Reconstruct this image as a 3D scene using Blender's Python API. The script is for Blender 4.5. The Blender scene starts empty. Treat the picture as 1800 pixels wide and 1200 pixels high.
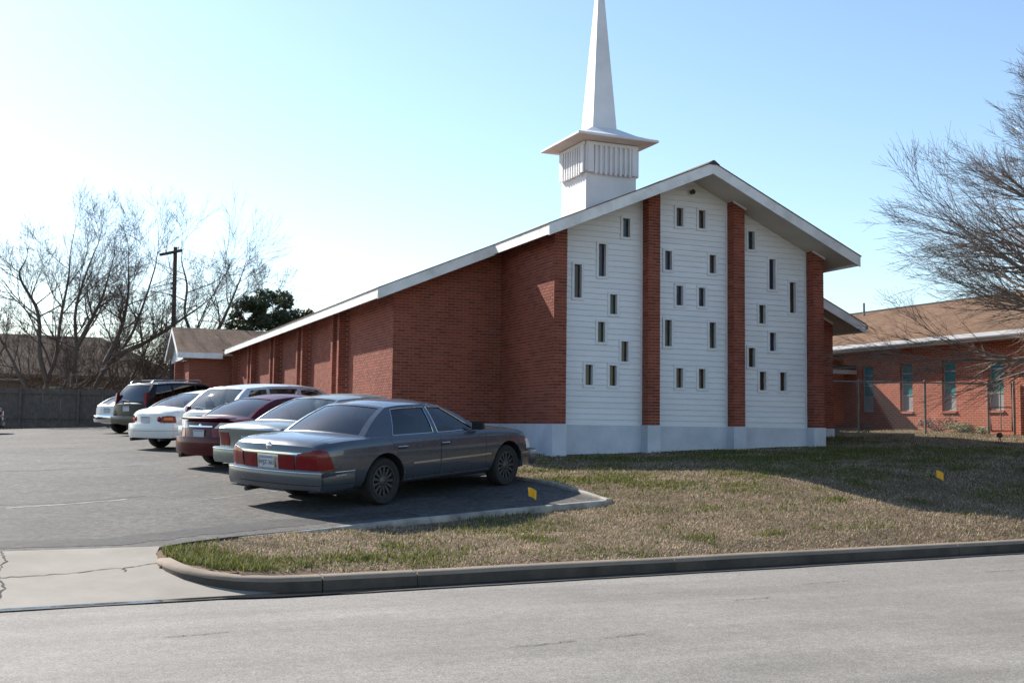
import bpy, bmesh, math, random
import numpy as np
from mathutils import Vector, Matrix, noise
from mathutils.bvhtree import BVHTree

rad = math.radians
SC = bpy.context.scene
COL = SC.collection
random.seed(7)

# ------------------------------------------------------------------ camera
cam_d = bpy.data.cameras.new('camera')
cam = bpy.data.objects.new('camera', cam_d)
COL.objects.link(cam)
SC.camera = cam
cam_d.sensor_width = 36.0
cam_d.lens = 1967.55 / 1800 * 36.0
cam_d.clip_start = 0.1
cam_d.clip_end = 3000
EYE = Vector((-10.1184, -22.1139, -0.1226))
yaw, pitch, roll = rad(22.748), rad(4.457), rad(0.753)
fwd = Vector((math.sin(yaw) * math.cos(pitch), math.cos(yaw) * math.cos(pitch), math.sin(pitch)))
rgt = Vector((math.cos(yaw), -math.sin(yaw), 0))
upv = rgt.cross(fwd)
rg2 = math.cos(roll) * rgt + math.sin(roll) * upv
up2 = -math.sin(roll) * rgt + math.cos(roll) * upv
m3 = Matrix((rg2, up2, -fwd)).transposed()
cam.matrix_world = Matrix.Translation(EYE) @ m3.to_4x4()

# ------------------------------------------------------------------ sky and sun
SUN = Vector((-1.0, 2.5, 1.85)).normalized()
sun_el = math.asin(SUN.z)
sun_az = math.atan2(SUN.x, SUN.y)
world = bpy.data.worlds.new('World')
SC.world = world
world.use_nodes = True
wn = world.node_tree
wn.nodes.clear()
w_out = wn.nodes.new('ShaderNodeOutputWorld')
w_bg = wn.nodes.new('ShaderNodeBackground')
w_sky = wn.nodes.new('ShaderNodeTexSky')
w_sky.sky_type = 'NISHITA'
w_sky.sun_disc = False
w_sky.sun_elevation = sun_el
w_sky.sun_rotation = sun_az
w_sky.altitude = 150
w_sky.air_density = 1.15
w_sky.dust_density = 0.4
w_sky.ozone_density = 2.6
w_bg.inputs['Strength'].default_value = 0.106
wn.links.new(w_sky.outputs[0], w_bg.inputs[0])
wn.links.new(w_bg.outputs[0], w_out.inputs[0])
sun_d = bpy.data.lights.new('sun', 'SUN')
sun_d.energy = 5.0
sun_d.angle = rad(0.53)
sun_d.color = (1.0, 0.94, 0.85)
sun_o = bpy.data.objects.new('sun', sun_d)
COL.objects.link(sun_o)
sun_o.rotation_euler = SUN.to_track_quat('Z', 'Y').to_euler()
SC.view_settings.view_transform = 'Standard'
SC.view_settings.look = 'None'
SC.view_settings.gamma = 1
SC.view_settings.use_curve_mapping = False
SC.view_settings.exposure = 0.95
SC.cycles.use_denoising = True
SC.cycles.denoiser = 'OPENIMAGEDENOISE'
SC.cycles.denoising_input_passes = 'RGB_ALBEDO_NORMAL'
SC.cycles.denoising_prefilter = 'ACCURATE'
SC.cycles.max_bounces = 8
SC.cycles.transparent_max_bounces = 12
SC.cycles.sample_clamp_indirect = 8

# ------------------------------------------------------------------ helpers
def link(o, parent=None):
    COL.objects.link(o)
    if parent is not None:
        o.parent = parent
    return o

def tag(o, label=None, cat=None, group=None, kind=None):
    if label: o['label'] = label
    if cat: o['category'] = cat
    if group: o['group'] = group
    if kind: o['kind'] = kind
    return o

def empty(name, loc=(0, 0, 0), label=None, cat=None, group=None, parent=None):
    o = bpy.data.objects.new(name, None)
    link(o, parent)
    o.location = loc
    return tag(o, label, cat, group)

class MB:
    """collects shapes, builds ONE mesh object"""
    def __init__(s):
        s.v = []; s.f = []; s.m = []
    def add(s, vs, fs, mi=0):
        n = len(s.v)
        s.v.extend([tuple(q) for q in vs])
        s.f.extend([tuple(i + n for i in f) for f in fs])
        s.m.extend([mi] * len(fs))
        return s
    def box(s, a, b, mi=0):
        (x0, y0, z0), (x1, y1, z1) = a, b
        s.add([(x0, y0, z0), (x1, y0, z0), (x1, y1, z0), (x0, y1, z0), (x0, y0, z1), (x1, y0, z1), (x1, y1, z1), (x0, y1, z1)],
              [(0, 3, 2, 1), (4, 5, 6, 7), (0, 1, 5, 4), (1, 2, 6, 5), (2, 3, 7, 6), (3, 0, 4, 7)], mi)
        return s
    def obox(s, c, size, M=None, mi=0):
        hx, hy, hz = size[0] / 2, size[1] / 2, size[2] / 2
        pts = [Vector((x, y, z)) for z in (-hz, hz) for x, y in ((-hx, -hy), (hx, -hy), (hx, hy), (-hx, hy))]
        if M is not None: pts = [M @ q for q in pts]
        s.add([q + Vector(c) for q in pts], [(0, 3, 2, 1), (4, 5, 6, 7), (0, 1, 5, 4), (1, 2, 6, 5), (2, 3, 7, 6), (3, 0, 4, 7)], mi)
        return s
    def hexa(s, p, mi=0):
        s.add(p, [(0, 3, 2, 1), (4, 5, 6, 7), (0, 1, 5, 4), (1, 2, 6, 5), (2, 3, 7, 6), (3, 0, 4, 7)], mi)
        return s
    def prism(s, poly, axis, a, b, mi=0):
        """polygon of 2D points extruded along axis ('x','y','z') from a to b"""
        def P(q, t):
            return {'x': (t, q[0], q[1]), 'y': (q[0], t, q[1]), 'z': (q[0], q[1], t)}[axis]
        n = len(poly)
        vs = [P(q, a) for q in poly] + [P(q, b) for q in poly]
        fs = [tuple(range(n))[::-1], tuple(range(n, 2 * n))] + [(i, (i + 1) % n, n + (i + 1) % n, n + i) for i in range(n)]
        s.add(vs, fs, mi)
        return s
    def tube(s, pts, r, n=6, mi=0, cap=True):
        pts = [Vector(p) for p in pts]
        rs = r if isinstance(r, (list, tuple)) else [r] * len(pts)
        base = len(s.v); k = len(pts)
        ref = Vector((0, 0, 1))
        d0 = (pts[-1] - pts[0])
        if d0.length > 0 and abs(d0.normalized().z) > 0.9: ref = Vector((1, 0, 0))
        for i, p in enumerate(pts):
            d = (pts[min(i + 1, k - 1)] - pts[max(i - 1, 0)])
            if d.length < 1e-9: d = Vector((0, 0, 1))
            d.normalize()
            a = d.cross(ref)
            if a.length < 1e-6: a = d.orthogonal()
            a.normalize(); b = d.cross(a)
            for j in range(n):
                t = 2 * math.pi * j / n
                s.v.append(tuple(p + (a * math.cos(t) + b * math.sin(t)) * rs[i]))
        for i in range(k - 1):
            for j in range(n):
                s.f.append((base + i * n + j, base + i * n + (j + 1) % n, base + (i + 1) * n + (j + 1) % n, base + (i + 1) * n + j)); s.m.append(mi)
        if cap:
            s.f.append(tuple(base + j for j in range(n))[::-1]); s.m.append(mi)
            s.f.append(tuple(base + (k - 1) * n + j for j in range(n))); s.m.append(mi)
        return s
    def lathe(s, prof, axis='y', c=(0, 0, 0), n=28, mi=0):
        """prof: (radius, along) pairs"""
        base = len(s.v); k = len(prof)
        for r_, a_ in prof:
            for j in range(n):
                t = 2 * math.pi * j / n
                u, w = r_ * math.cos(t), r_ * math.sin(t)
                q = {'y': (u, a_, w), 'z': (u, w, a_), 'x': (a_, u, w)}[axis]
                s.v.append((q[0] + c[0], q[1] + c[1], q[2] + c[2]))
        for i in range(k - 1):
            for j in range(n):
                s.f.append((base + i * n + j, base + i * n + (j + 1) % n, base + (i + 1) * n + (j + 1) % n, base + (i + 1) * n + j)); s.m.append(mi)
        return s
    def grid(s, P, mi=0, flip=False):
        """P[i][j] of points"""
        base = len(s.v); a = len(P); b = len(P[0])
        for row in P:
            for q in row: s.v.append(tuple(q))
        for i in range(a - 1):
            for j in range(b - 1):
                f = (base + i * b + j, base + i * b + j + 1, base + (i + 1) * b + j + 1, base + (i + 1) * b + j)
                s.f.append(f[::-1] if flip else f); s.m.append(mi)
        return s
    def build(s, name, mats, parent=None, smooth=None, fixn=False, merge=0.0):
        me = bpy.data.meshes.new(name)
        me.from_pydata(s.v, [], s.f)
        if not isinstance(mats, (list, tuple)): mats = [mats]
        for q in mats: me.materials.append(q)
        if len(mats) > 1: me.polygons.foreach_set('material_index', s.m)
        if merge > 0 or fixn:
            bm = bmesh.new(); bm.from_mesh(me)
            if merge > 0: bmesh.ops.remove_doubles(bm, verts=bm.verts, dist=merge)
            if fixn: bmesh.ops.recalc_face_normals(bm, faces=bm.faces)
            bm.to_mesh(me); bm.free()
        if smooth is not None:
            me.polygons.foreach_set('use_smooth', [True] * len(me.polygons))
            me.set_sharp_from_angle(angle=rad(smooth))
        me.update()
        o = bpy.data.objects.new(name, me)
        return link(o, parent)

def lerp(a, b, t): return a + (b - a) * t
def sstep(a, b, x):
    t = min(1, max(0, (x - a) / (b - a)))
    return t * t * (3 - 2 * t)

def pch(pts):
    """monotone cubic through (x, y) points"""
    xs = np.array([p[0] for p in pts], float); ys = np.array([p[1] for p in pts], float)
    h = np.diff(xs); d = np.diff(ys) / h
    m = np.zeros(len(xs)); m[0] = d[0]; m[-1] = d[-1]
    for i in range(1, len(xs) - 1):
        if d[i - 1] * d[i] > 0:
            w1, w2 = 2 * h[i] + h[i - 1], h[i] + 2 * h[i - 1]
            m[i] = (w1 + w2) / (w1 / d[i - 1] + w2 / d[i])
    def f(x):
        x = min(max(x, xs[0]), xs[-1])
        i = int(min(max(np.searchsorted(xs, x) - 1, 0), len(xs) - 2))
        t = (x - xs[i]) / h[i]
        return float((1 + 2 * t) * (1 - t) ** 2 * ys[i] + t * (1 - t) ** 2 * h[i] * m[i] + t * t * (3 - 2 * t) * ys[i + 1] + t * t * (t - 1) * h[i] * m[i + 1])
    return f

# ------------------------------------------------------------------ materials
def nt(name):
    m = bpy.data.materials.new(name)
    m.use_nodes = True
    t = m.node_tree
    return m, t, t.nodes['Principled BSDF']

def N(t, typ, **kw):
    n = t.nodes.new(typ)
    for k, v in kw.items():
        if k in n.inputs: n.inputs[k].default_value = v
        else: setattr(n, k, v)
    return n

def ramp(t, fac, stops):
    r = t.nodes.new('ShaderNodeValToRGB')
    el = r.color_ramp.elements
    while len(el) < len(stops): el.new(0.5)
    for e, (p, c) in zip(el, stops):
        e.position = p
        e.color = (*c, 1) if len(c) == 3 else c
    t.links.new(fac, r.inputs[0])
    return r.outputs[0]

def g3(v): return (v, v, v)

def coords(t, kind='Object'):
    return t.nodes.new('ShaderNodeTexCoord').outputs[kind]

def noise_tex(t, vec, scale, detail=4, rough=0.55, dist=0.0):
    n = N(t, 'ShaderNodeTexNoise', Scale=scale, Detail=detail, Roughness=rough, Distortion=dist)
    t.links.new(vec, n.inputs['Vector'])
    return n.outputs[0]

def mixc(t, fac, a, b, blend='MIX'):
    n = t.nodes.new('ShaderNodeMix')
    n.data_type = 'RGBA'; n.blend_type = blend
    def put(sock, v):
        if isinstance(v, (tuple, list)): sock.default_value = (*v, 1) if len(v) == 3 else v
        elif isinstance(v, (int, float)): sock.default_value = v
        else: t.links.new(v, sock)
    put(n.inputs[0], fac); put(n.inputs[6], a); put(n.inputs[7], b)
    return n.outputs[2]

def bump(t, bsdf, hgt, strength=0.4, dist=0.01):
    b = N(t, 'ShaderNodeBump', Strength=strength, Distance=dist)
    t.links.new(hgt, b.inputs['Height'])
    t.links.new(b.outputs[0], bsdf.inputs['Normal'])

def weathered(name, c, c2=None, scale=3.0, rough=0.7, bmp=0.15, bscale=60, metal=0.0, spec=0.4, lo=0.35, hi=0.7, bdist=0.004, coat=0.0, kind='Object'):
    """base colour broken up by noise, with fine relief"""
    m, t, b = nt(name)
    v = coords(t, kind)
    c2 = c2 or tuple(q * 0.75 for q in c)
    n1 = noise_tex(t, v, scale, 6, 0.6)
    col = ramp(t, n1, [(lo, c), (hi, c2)])
    n2 = noise_tex(t, v, bscale, 3, 0.6)
    col = mixc(t, 0.12, col, n2, 'OVERLAY')
    t.links.new(col, b.inputs['Base Color'])
    b.inputs['Roughness'].default_value = rough
    b.inputs['Metallic'].default_value = metal
    b.inputs['Specular IOR Level'].default_value = spec
    b.inputs['Coat Weight'].default_value = coat
    if bmp > 0: bump(t, b, n2, bmp, bdist)
    return m

def plain(name, c, rough=0.5, metal=0.0, spec=0.5, coat=0.0):
    m, t, b = nt(name)
    n = noise_tex(t, coords(t), 25, 3)
    col = mixc(t, 0.08, c, n, 'OVERLAY')
    t.links.new(col, b.inputs['Base Color'])
    b.inputs['Roughness'].default_value = rough
    b.inputs['Metallic'].default_value = metal
    b.inputs['Specular IOR Level'].default_value = spec
    b.inputs['Coat Weight'].default_value = coat
    return m

MT = {}
def brick_piece_mat():
    m, t, b = nt('red_brick')
    g = t.nodes.new('ShaderNodeNewGeometry')
    oi = t.nodes.new('ShaderNodeObjectInfo')
    ad = N(t, 'ShaderNodeMath', operation='ADD')
    t.links.new(g.outputs['Random Per Island'], ad.inputs[0]); t.links.new(oi.outputs['Random'], ad.inputs[1])
    fr = N(t, 'ShaderNodeMath', operation='FRACT'); t.links.new(ad.outputs[0], fr.inputs[0])
    col = ramp(t, fr.outputs[0], [(0.0, (0.165, 0.040, 0.024)), (0.35, (0.22, 0.055, 0.032)), (0.75, (0.27, 0.073, 0.042)), (1.0, (0.185, 0.052, 0.034))])
    mpv = N(t, 'ShaderNodeMapping'); mpv.inputs['Scale'].default_value = (1.0, 1.0, .35); t.links.new(g.outputs['Position'], mpv.inputs[0])
    n0 = ramp(t, noise_tex(t, mpv.outputs[0], 0.9, 6, 0.65), [(0.3, g3(.28)), (0.7, g3(.72))])
    col = mixc(t, 0.4, col, n0, 'OVERLAY')
    n2 = noise_tex(t, g.outputs['Position'], 55, 4, 0.7)
    col = mixc(t, 0.3, col, n2, 'OVERLAY')
    t.links.new(col, b.inputs['Base Color'])
    b.inputs['Roughness'].default_value = 0.85
    b.inputs['Specular IOR Level'].default_value = 0.25
    bump(t, b, n2, 0.35, 0.004)
    return m
MT['brick'] = brick_piece_mat()
MT['mortar'] = weathered('mortar', (0.38, 0.245, 0.195), (0.29, 0.18, 0.145), 2.0, 0.95, 0.3, 120, spec=0.1)

def brick_wall_mat(name, rot_x, c1=(0.27, 0.07, 0.044), c2=(0.34, 0.098, 0.06), mortar=(0.3, 0.19, 0.15)):
    """far brick walls; rot_x: wall runs along Y (map Y,Z) else along X (map X,Z)"""
    m, t, b = nt(name)
    g = t.nodes.new('ShaderNodeNewGeometry')
    sp = t.nodes.new('ShaderNodeSeparateXYZ'); t.links.new(g.outputs['Position'], sp.inputs[0])
    cb = t.nodes.new('ShaderNodeCombineXYZ')
    t.links.new(sp.outputs[1 if rot_x else 0], cb.inputs[0]); t.links.new(sp.outputs[2], cb.inputs[1])
    br = t.nodes.new('ShaderNodeTexBrick')
    t.links.new(cb.outputs[0], br.inputs['Vector'])
    br.inputs['Color1'].default_value = (*c1, 1); br.inputs['Color2'].default_value = (*c2, 1); br.inputs['Mortar'].default_value = (*mortar, 1)
    br.inputs['Scale'].default_value = 1.0; br.inputs['Brick Width'].default_value = 0.2032; br.inputs['Row Height'].default_value = 0.0677
    br.inputs['Mortar Size'].default_value = 0.0075; br.inputs['Mortar Smooth'].default_value = 0.1
    n = noise_tex(t, g.outputs['Position'], 1.3, 5)
    col = mixc(t, 0.3, br.outputs[0], n, 'OVERLAY')
    t.links.new(col, b.inputs['Base Color'])
    b.inputs['Roughness'].default_value = 0.9
    b.inputs['Specular IOR Level'].default_value = 0.2
    inv = N(t, 'ShaderNodeMath', operation='SUBTRACT'); inv.inputs[0].default_value = 1
    t.links.new(br.outputs['Fac'], inv.inputs[1])
    bump(t, b, inv.outputs[0], 0.7, 0.008)
    return m
MT['brick_y'] = brick_wall_mat('brick_wall_side', True)
MT['brick_y2'] = brick_wall_mat('brick_wall_hall', True, (0.31, 0.066, 0.034), (0.38, 0.092, 0.048), (0.46, 0.29, 0.21))
MT['brick_x'] = brick_wall_mat('brick_wall_front', False)

def siding_mat():
    m, t, b = nt('white_vinyl_siding')
    g = t.nodes.new('ShaderNodeNewGeometry')
    mp = N(t, 'ShaderNodeMapping'); mp.inputs['Scale'].default_value = (1.5, 1.5, 6)
    t.links.new(g.outputs['Position'], mp.inputs[0])
    n = noise_tex(t, mp.outputs[0], 1.0, 6, 0.65)
    oi = t.nodes.new('ShaderNodeObjectInfo')
    col = ramp(t, n, [(0.3, (0.77, 0.78, 0.79)), (0.75, (0.69, 0.70, 0.71))])
    col = mixc(t, 0.07, col, oi.outputs['Random'], 'OVERLAY')
    t.links.new(col, b.inputs['Base Color'])
    b.inputs['Roughness'].default_value = 0.55
    return m
MT['siding'] = siding_mat()
MT['white_trim'] = weathered('white_trim_paint', (0.74, 0.75, 0.76), (0.64, 0.65, 0.66), 1.7, 0.6, 0.1, 40)
MT['fascia'] = weathered('fascia_paint', (0.78, 0.77, 0.74), (0.54, 0.525, 0.49), 2.3, 0.65, 0.2, 35, lo=0.4, hi=0.75)
MT['soffit'] = weathered('soffit_paint', (0.58, 0.55, 0.49), (0.48, 0.455, 0.40), 1.2, 0.8, 0.1, 30)
MT['plinth'] = weathered('painted_concrete', (0.60, 0.63, 0.68), (0.47, 0.495, 0.54), 1.4, 0.85, 0.35, 18, bdist=0.006)
MT['steeple'] = weathered('steeple_paint', (0.76, 0.755, 0.76), (0.64, 0.63, 0.63), 1.1, 0.6, 0.1, 25)
MT['dark_glass'] = plain('dark_window_glass', (0.035, 0.028, 0.025), 0.06, spec=0.6)
MT['pane_brown'] = plain('brown_tinted_pane', (0.045, 0.026, 0.016), 0.06, spec=0.35)
MT['pane_violet'] = plain('violet_tinted_pane', (0.03, 0.024, 0.04), 0.06, spec=0.35)
MT['pane_green'] = plain('olive_tinted_pane', (0.03, 0.032, 0.018), 0.06, spec=0.35)
MT['pane_blue'] = plain('blue_tinted_pane', (0.03, 0.045, 0.055), 0.06, spec=0.35)
MT['green_glass'] = plain('teal_window_glass', (0.05, 0.21, 0.20), 0.08, spec=0.7)
MT['pale_glass'] = plain('frosted_window_panel', (0.30, 0.31, 0.30), 0.35, spec=0.5)
MT['alu'] = plain('aluminium_frame', (0.55, 0.56, 0.56), 0.4, 0.7)
MT['galv'] = weathered('galvanised_steel', (0.26, 0.26, 0.26), (0.17, 0.165, 0.16), 8, 0.5, 0.1, 50, metal=0.6)
MT['dark_metal'] = plain('dark_metal', (0.06, 0.055, 0.05), 0.5, 0.4)
MT['black'] = plain('black_plastic', (0.012, 0.012, 0.013), 0.55)
MT['mint'] = plain('mint_paint', (0.45, 0.68, 0.56), 0.6)

def shingle_mat(name, axis, c1, c2, c3):
    m, t, b = nt(name)
    g = t.nodes.new('ShaderNodeNewGeometry')
    sp = t.nodes.new('ShaderNodeSeparateXYZ'); t.links.new(g.outputs['Position'], sp.inputs[0])
    cb = t.nodes.new('ShaderNodeCombineXYZ')
    t.links.new(sp.outputs[1 if axis == 'y' else 0], cb.inputs[0]); t.links.new(sp.outputs[2], cb.inputs[1])
    br = t.nodes.new('ShaderNodeTexBrick'); t.links.new(cb.outputs[0], br.inputs['Vector'])
    br.inputs['Color1'].default_value = (*c1, 1); br.inputs['Color2'].default_value = (*c2, 1); br.inputs['Mortar'].default_value = (*c3, 1)
    br.inputs['Scale'].default_value = 1; br.inputs['Brick Width'].default_value = 0.30; br.inputs['Row Height'].default_value = 0.056
    br.inputs['Mortar Size'].default_value = 0.004
    n = noise_tex(t, g.outputs['Position'], 1.5, 6, 0.65)
    n2 = noise_tex(t, g.outputs['Position'], 90, 2)
    col = mixc(t, 0.5, br.outputs[0], n, 'OVERLAY')
    col = mixc(t, 0.35, col, n2, 'OVERLAY')
    t.links.new(col, b.inputs['Base Color'])
    b.inputs['Roughness'].default_value = 0.95
    b.inputs['Specular IOR Level'].default_value = 0.15
    bump(t, b, n2, 0.5, 0.01)
    return m
MT['shingle_y'] = shingle_mat('brown_shingles_hall', 'y', (0.185, 0.11, 0.067), (0.145, 0.086, 0.053), (0.075, 0.046, 0.03))
MT['shingle_x'] = shingle_mat('brown_shingles_wing', 'x', (0.25, 0.165, 0.11), (0.20, 0.13, 0.09), (0.1, 0.07, 0.05))
MT['ridge'] = plain('dark_ridge_cap', (0.06, 0.05, 0.045), 0.9)
MT['kerb_face_shade'] = weathered('shaded_kerb_face', (0.10, 0.076, 0.056), (0.038, 0.03, 0.024), 2.2, 0.9, 0.5, 45, bdist=0.006, lo=.32, hi=.72)  # shade of the kerb's street side put into its colour
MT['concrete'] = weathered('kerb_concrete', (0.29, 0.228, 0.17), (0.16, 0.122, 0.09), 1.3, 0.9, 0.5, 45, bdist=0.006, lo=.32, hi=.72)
MT['old_kerb'] = weathered('pale_kerb_concrete', (0.38, 0.35, 0.30), (0.17, 0.15, 0.125), 4, 0.9, 0.5, 40, bdist=0.006)
MT['wood_fence'] = weathered('grey_fence_wood', (0.165, 0.135, 0.112), (0.095, 0.078, 0.066), 5, 0.9, 0.4, 40)
MT['pole_wood'] = weathered('creosote_pole', (0.09, 0.06, 0.045), (0.045, 0.03, 0.025), 6, 0.9, 0.5, 40)
MT['wire'] = plain('wire', (0.02, 0.02, 0.02), 0.6)

def asphalt_mat(name, dark, light, patch_sc, grain=.6, bmp=0.8, streaks=.15):
    m, t, b = nt(name)
    g = t.nodes.new('ShaderNodeNewGeometry').outputs['Position']
    big = noise_tex(t, g, patch_sc, 5, 0.6, 0.4)
    col = ramp(t, big, [(0.3, dark), (0.7, light)])
    fine = noise_tex(t, g, 34, 4, 0.75)
    grit = N(t, 'ShaderNodeTexVoronoi', Scale=95.0); t.links.new(g, grit.inputs['Vector'])
    gr = ramp(t, grit.outputs['Color'], [(0.2, g3(0.25)), (0.5, g3(0.5)), (0.9, g3(0.8))])
    col = mixc(t, 0.5, col, gr, 'OVERLAY')
    fine = ramp(t, noise_tex(t, g, 8.0, 10, 0.9), [(0.38, g3(0.12)), (0.5, g3(0.5)), (0.62, g3(0.92))])
    col = mixc(t, grain, col, fine, 'OVERLAY')
    mid = ramp(t, noise_tex(t, g, 11, 5, 0.8), [(0.35, g3(0.25)), (0.65, g3(0.75))])
    col = mixc(t, grain * .7, col, mid, 'OVERLAY')
    st = N(t, 'ShaderNodeMapping'); st.inputs['Scale'].default_value = (0.12, 1.4, 1)
    t.links.new(g, st.inputs[0])
    streak = noise_tex(t, st.outputs[0], 1.6, 5, 0.6)
    col = mixc(t, streaks, col, ramp(t, streak, [(0.35, g3(.3)), (0.65, g3(.7))]), 'OVERLAY')
    t.links.new(col, b.inputs['Base Color'])
    b.inputs['Roughness'].default_value = 0.85
    b.inputs['Specular IOR Level'].default_value = 0.3
    bump(t, b, grit.outputs['Distance'], bmp, 0.006)
    return m
MT['street'] = asphalt_mat('street_asphalt', (0.168, 0.156, 0.139), (0.212, 0.198, 0.177), 0.5, grain=.17, bmp=0.3, streaks=.28)
MT['lot'] = asphalt_mat('lot_asphalt', (0.048, 0.045, 0.042), (0.094, 0.088, 0.081), 0.5, grain=.8, bmp=0.8)
MT['lot_patch'] = asphalt_mat('lot_asphalt_patch', (0.034, 0.033, 0.032), (0.055, 0.053, 0.05), 0.9, bmp=0.8)
MT['stripe'] = weathered('worn_stripe_paint', (0.26, 0.25, 0.22), (0.10, 0.095, 0.09), 9, 0.9, 0.3, 80, lo=0.4, hi=0.62, kind='Object')
MT['apron'] = weathered('apron_concrete', (0.30, 0.268, 0.225), (0.215, 0.19, 0.158), 1.2, 0.9, 0.35, 70)
MT['crack'] = plain('dark_crack', (0.03, 0.026, 0.022), 0.95)  # flat dark tone of the crack ribbons
MT['gutter_shade'] = weathered('gutter_shade_stain', (0.028, 0.025, 0.021), (0.012, 0.011, 0.01), 3, .8, .4, 60)  # near-black tone standing for the kerb's cast shadow and gutter stain
MT['wet'] = plain('wet_gutter', (0.03, 0.03, 0.032), 0.07, spec=0.6)

def lawn_mat():
    m, t, b = nt('lawn_soil')
    g = t.nodes.new('ShaderNodeNewGeometry').outputs['Position']
    n = noise_tex(t, g, 0.8, 6, 0.7, 0.5)
    col = ramp(t, n, [(0.3, (0.19, 0.135, 0.095)), (0.5, (0.155, 0.112, 0.075)), (0.7, (0.105, 0.095, 0.05))])
    n2 = noise_tex(t, g, 30, 4, 0.8)
    col = mixc(t, 0.6, col, n2, 'OVERLAY')
    t.links.new(col, b.inputs['Base Color'])
    b.inputs['Roughness'].default_value = 1
    b.inputs['Specular IOR Level'].default_value = 0.1
    bump(t, b, n2, 0.6, 0.03)
    return m
MT['lawn'] = lawn_mat()

def blade_mat():
    m, t, b = nt('grass_blades')
    ge = t.nodes.new('ShaderNodeNewGeometry')
    at = N(t, 'ShaderNodeAttribute', attribute_name='green')
    dry = ramp(t, ge.outputs['Random Per Island'], [(0.0, (0.225, 0.165, 0.112)), (0.4, (0.34, 0.258, 0.178)), (0.75, (0.53, 0.43, 0.315)), (1.0, (0.135, 0.092, 0.063))])
    grn = ramp(t, ge.outputs['Random Per Island'], [(0.0, (0.075, 0.095, 0.022)), (0.5, (0.13, 0.143, 0.036)), (1.0, (0.22, 0.205, 0.07))])
    nz = ramp(t, noise_tex(t, ge.outputs['Position'], 1.1, 7, 0.72, 0.6), [(0.34, g3(0.22)), (0.5, g3(0.5)), (0.66, g3(0.74))])
    dry = mixc(t, 0.75, dry, nz, 'OVERLAY')
    col = mixc(t, at.outputs['Fac'], dry, grn)
    t.links.new(col, b.inputs['Base Color'])
    b.inputs['Roughness'].default_value = 0.7
    b.inputs['Specular IOR Level'].default_value = 0.2
    tr = N(t, 'ShaderNodeBsdfTranslucent'); t.links.new(col, tr.inputs[0])
    mx = N(t, 'ShaderNodeMixShader'); mx.inputs[0].default_value = 0.35
    t.links.new(b.outputs[0], mx.inputs[1]); t.links.new(tr.outputs[0], mx.inputs[2])
    t.links.new(mx.outputs[0], t.nodes['Material Output'].inputs['Surface'])
    return m
MT['blades'] = blade_mat()

def leaf_mat(name, a, c):
    m, t, b = nt(name)
    ge = t.nodes.new('ShaderNodeNewGeometry')
    col = ramp(t, ge.outputs['Random Per Island'], [(0, a), (1, c)])
    t.links.new(col, b.inputs['Base Color'])
    b.inputs['Roughness'].default_value = 0.5
    tr = N(t, 'ShaderNodeBsdfTranslucent'); t.links.new(col, tr.inputs[0])
    mx = N(t, 'ShaderNodeMixShader'); mx.inputs[0].default_value = 0.25
    t.links.new(b.outputs[0], mx.inputs[1]); t.links.new(tr.outputs[0], mx.inputs[2])
    t.links.new(mx.outputs[0], t.nodes['Material Output'].inputs['Surface'])
    return m
MT['evergreen'] = leaf_mat('evergreen_leaves', (0.03, 0.05, 0.018), (0.09, 0.11, 0.045))
MT['shrub_green'] = leaf_mat('shrub_leaves', (0.09, 0.13, 0.035), (0.2, 0.22, 0.07))
MT['shrub_red'] = leaf_mat('reddish_shrub_leaves', (0.06, 0.035, 0.022), (0.13, 0.075, 0.035))
MT['bark_l'] = weathered('grey_brown_bark', (0.15, 0.115, 0.096), (0.09, 0.068, 0.058), 9, 0.9, 0.4, 40)
MT['bark_r'] = weathered('pale_bark', (0.22, 0.165, 0.128), (0.13, 0.098, 0.077), 12, 0.85, 0.3, 60)

# ------------------------------------------------------------------ ground height
_YS = [-60, -13, -11.2, -9.2, -5.4, .6, 7.4, 17, 32, 60, 200]
_ZS = [-1.74, -1.70, -1.60, -1.45, -1.20, -.91, -.70, -.47, -.25, -.1, 0.]
def hgt(x, y):
    hy = float(np.interp(y, _YS, _ZS))
    t = sstep(-11, -4, y)
    return hy + .036 * t * (min(max(x, -16), 14) + 7)
def kerb_y(x): return -10.9 + .085 * (x + 4.6)
STREET_Z = -1.74

# ================================================================== GROUND, STREET, LOT
def lot_right(y):
    return float(np.interp(y, [-9.3, -8.85, -8.08, -7.35, -6.98, -6.4, -5.2, -4.34, -2.5, 2.6, 24.6, 24.7, 31.5],
                           [-8.87, -8.39, -6.25, -3.9, -2.22, -2.26, -2.38, -2.58, -2.8, -3.1, -3.1, -5.0, -5.0]))
def in_lot(x, y, d=0.0):
    return -9.3 + d < y < 31.5 - d and x < lot_right(y) - d
def front_line(x):  # front edge of the lot
    return float(np.interp(x, [-8.87, -8.39, -6.25, -3.9, -2.22], [-9.3, -8.85, -8.08, -7.35, -6.98]))

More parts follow.
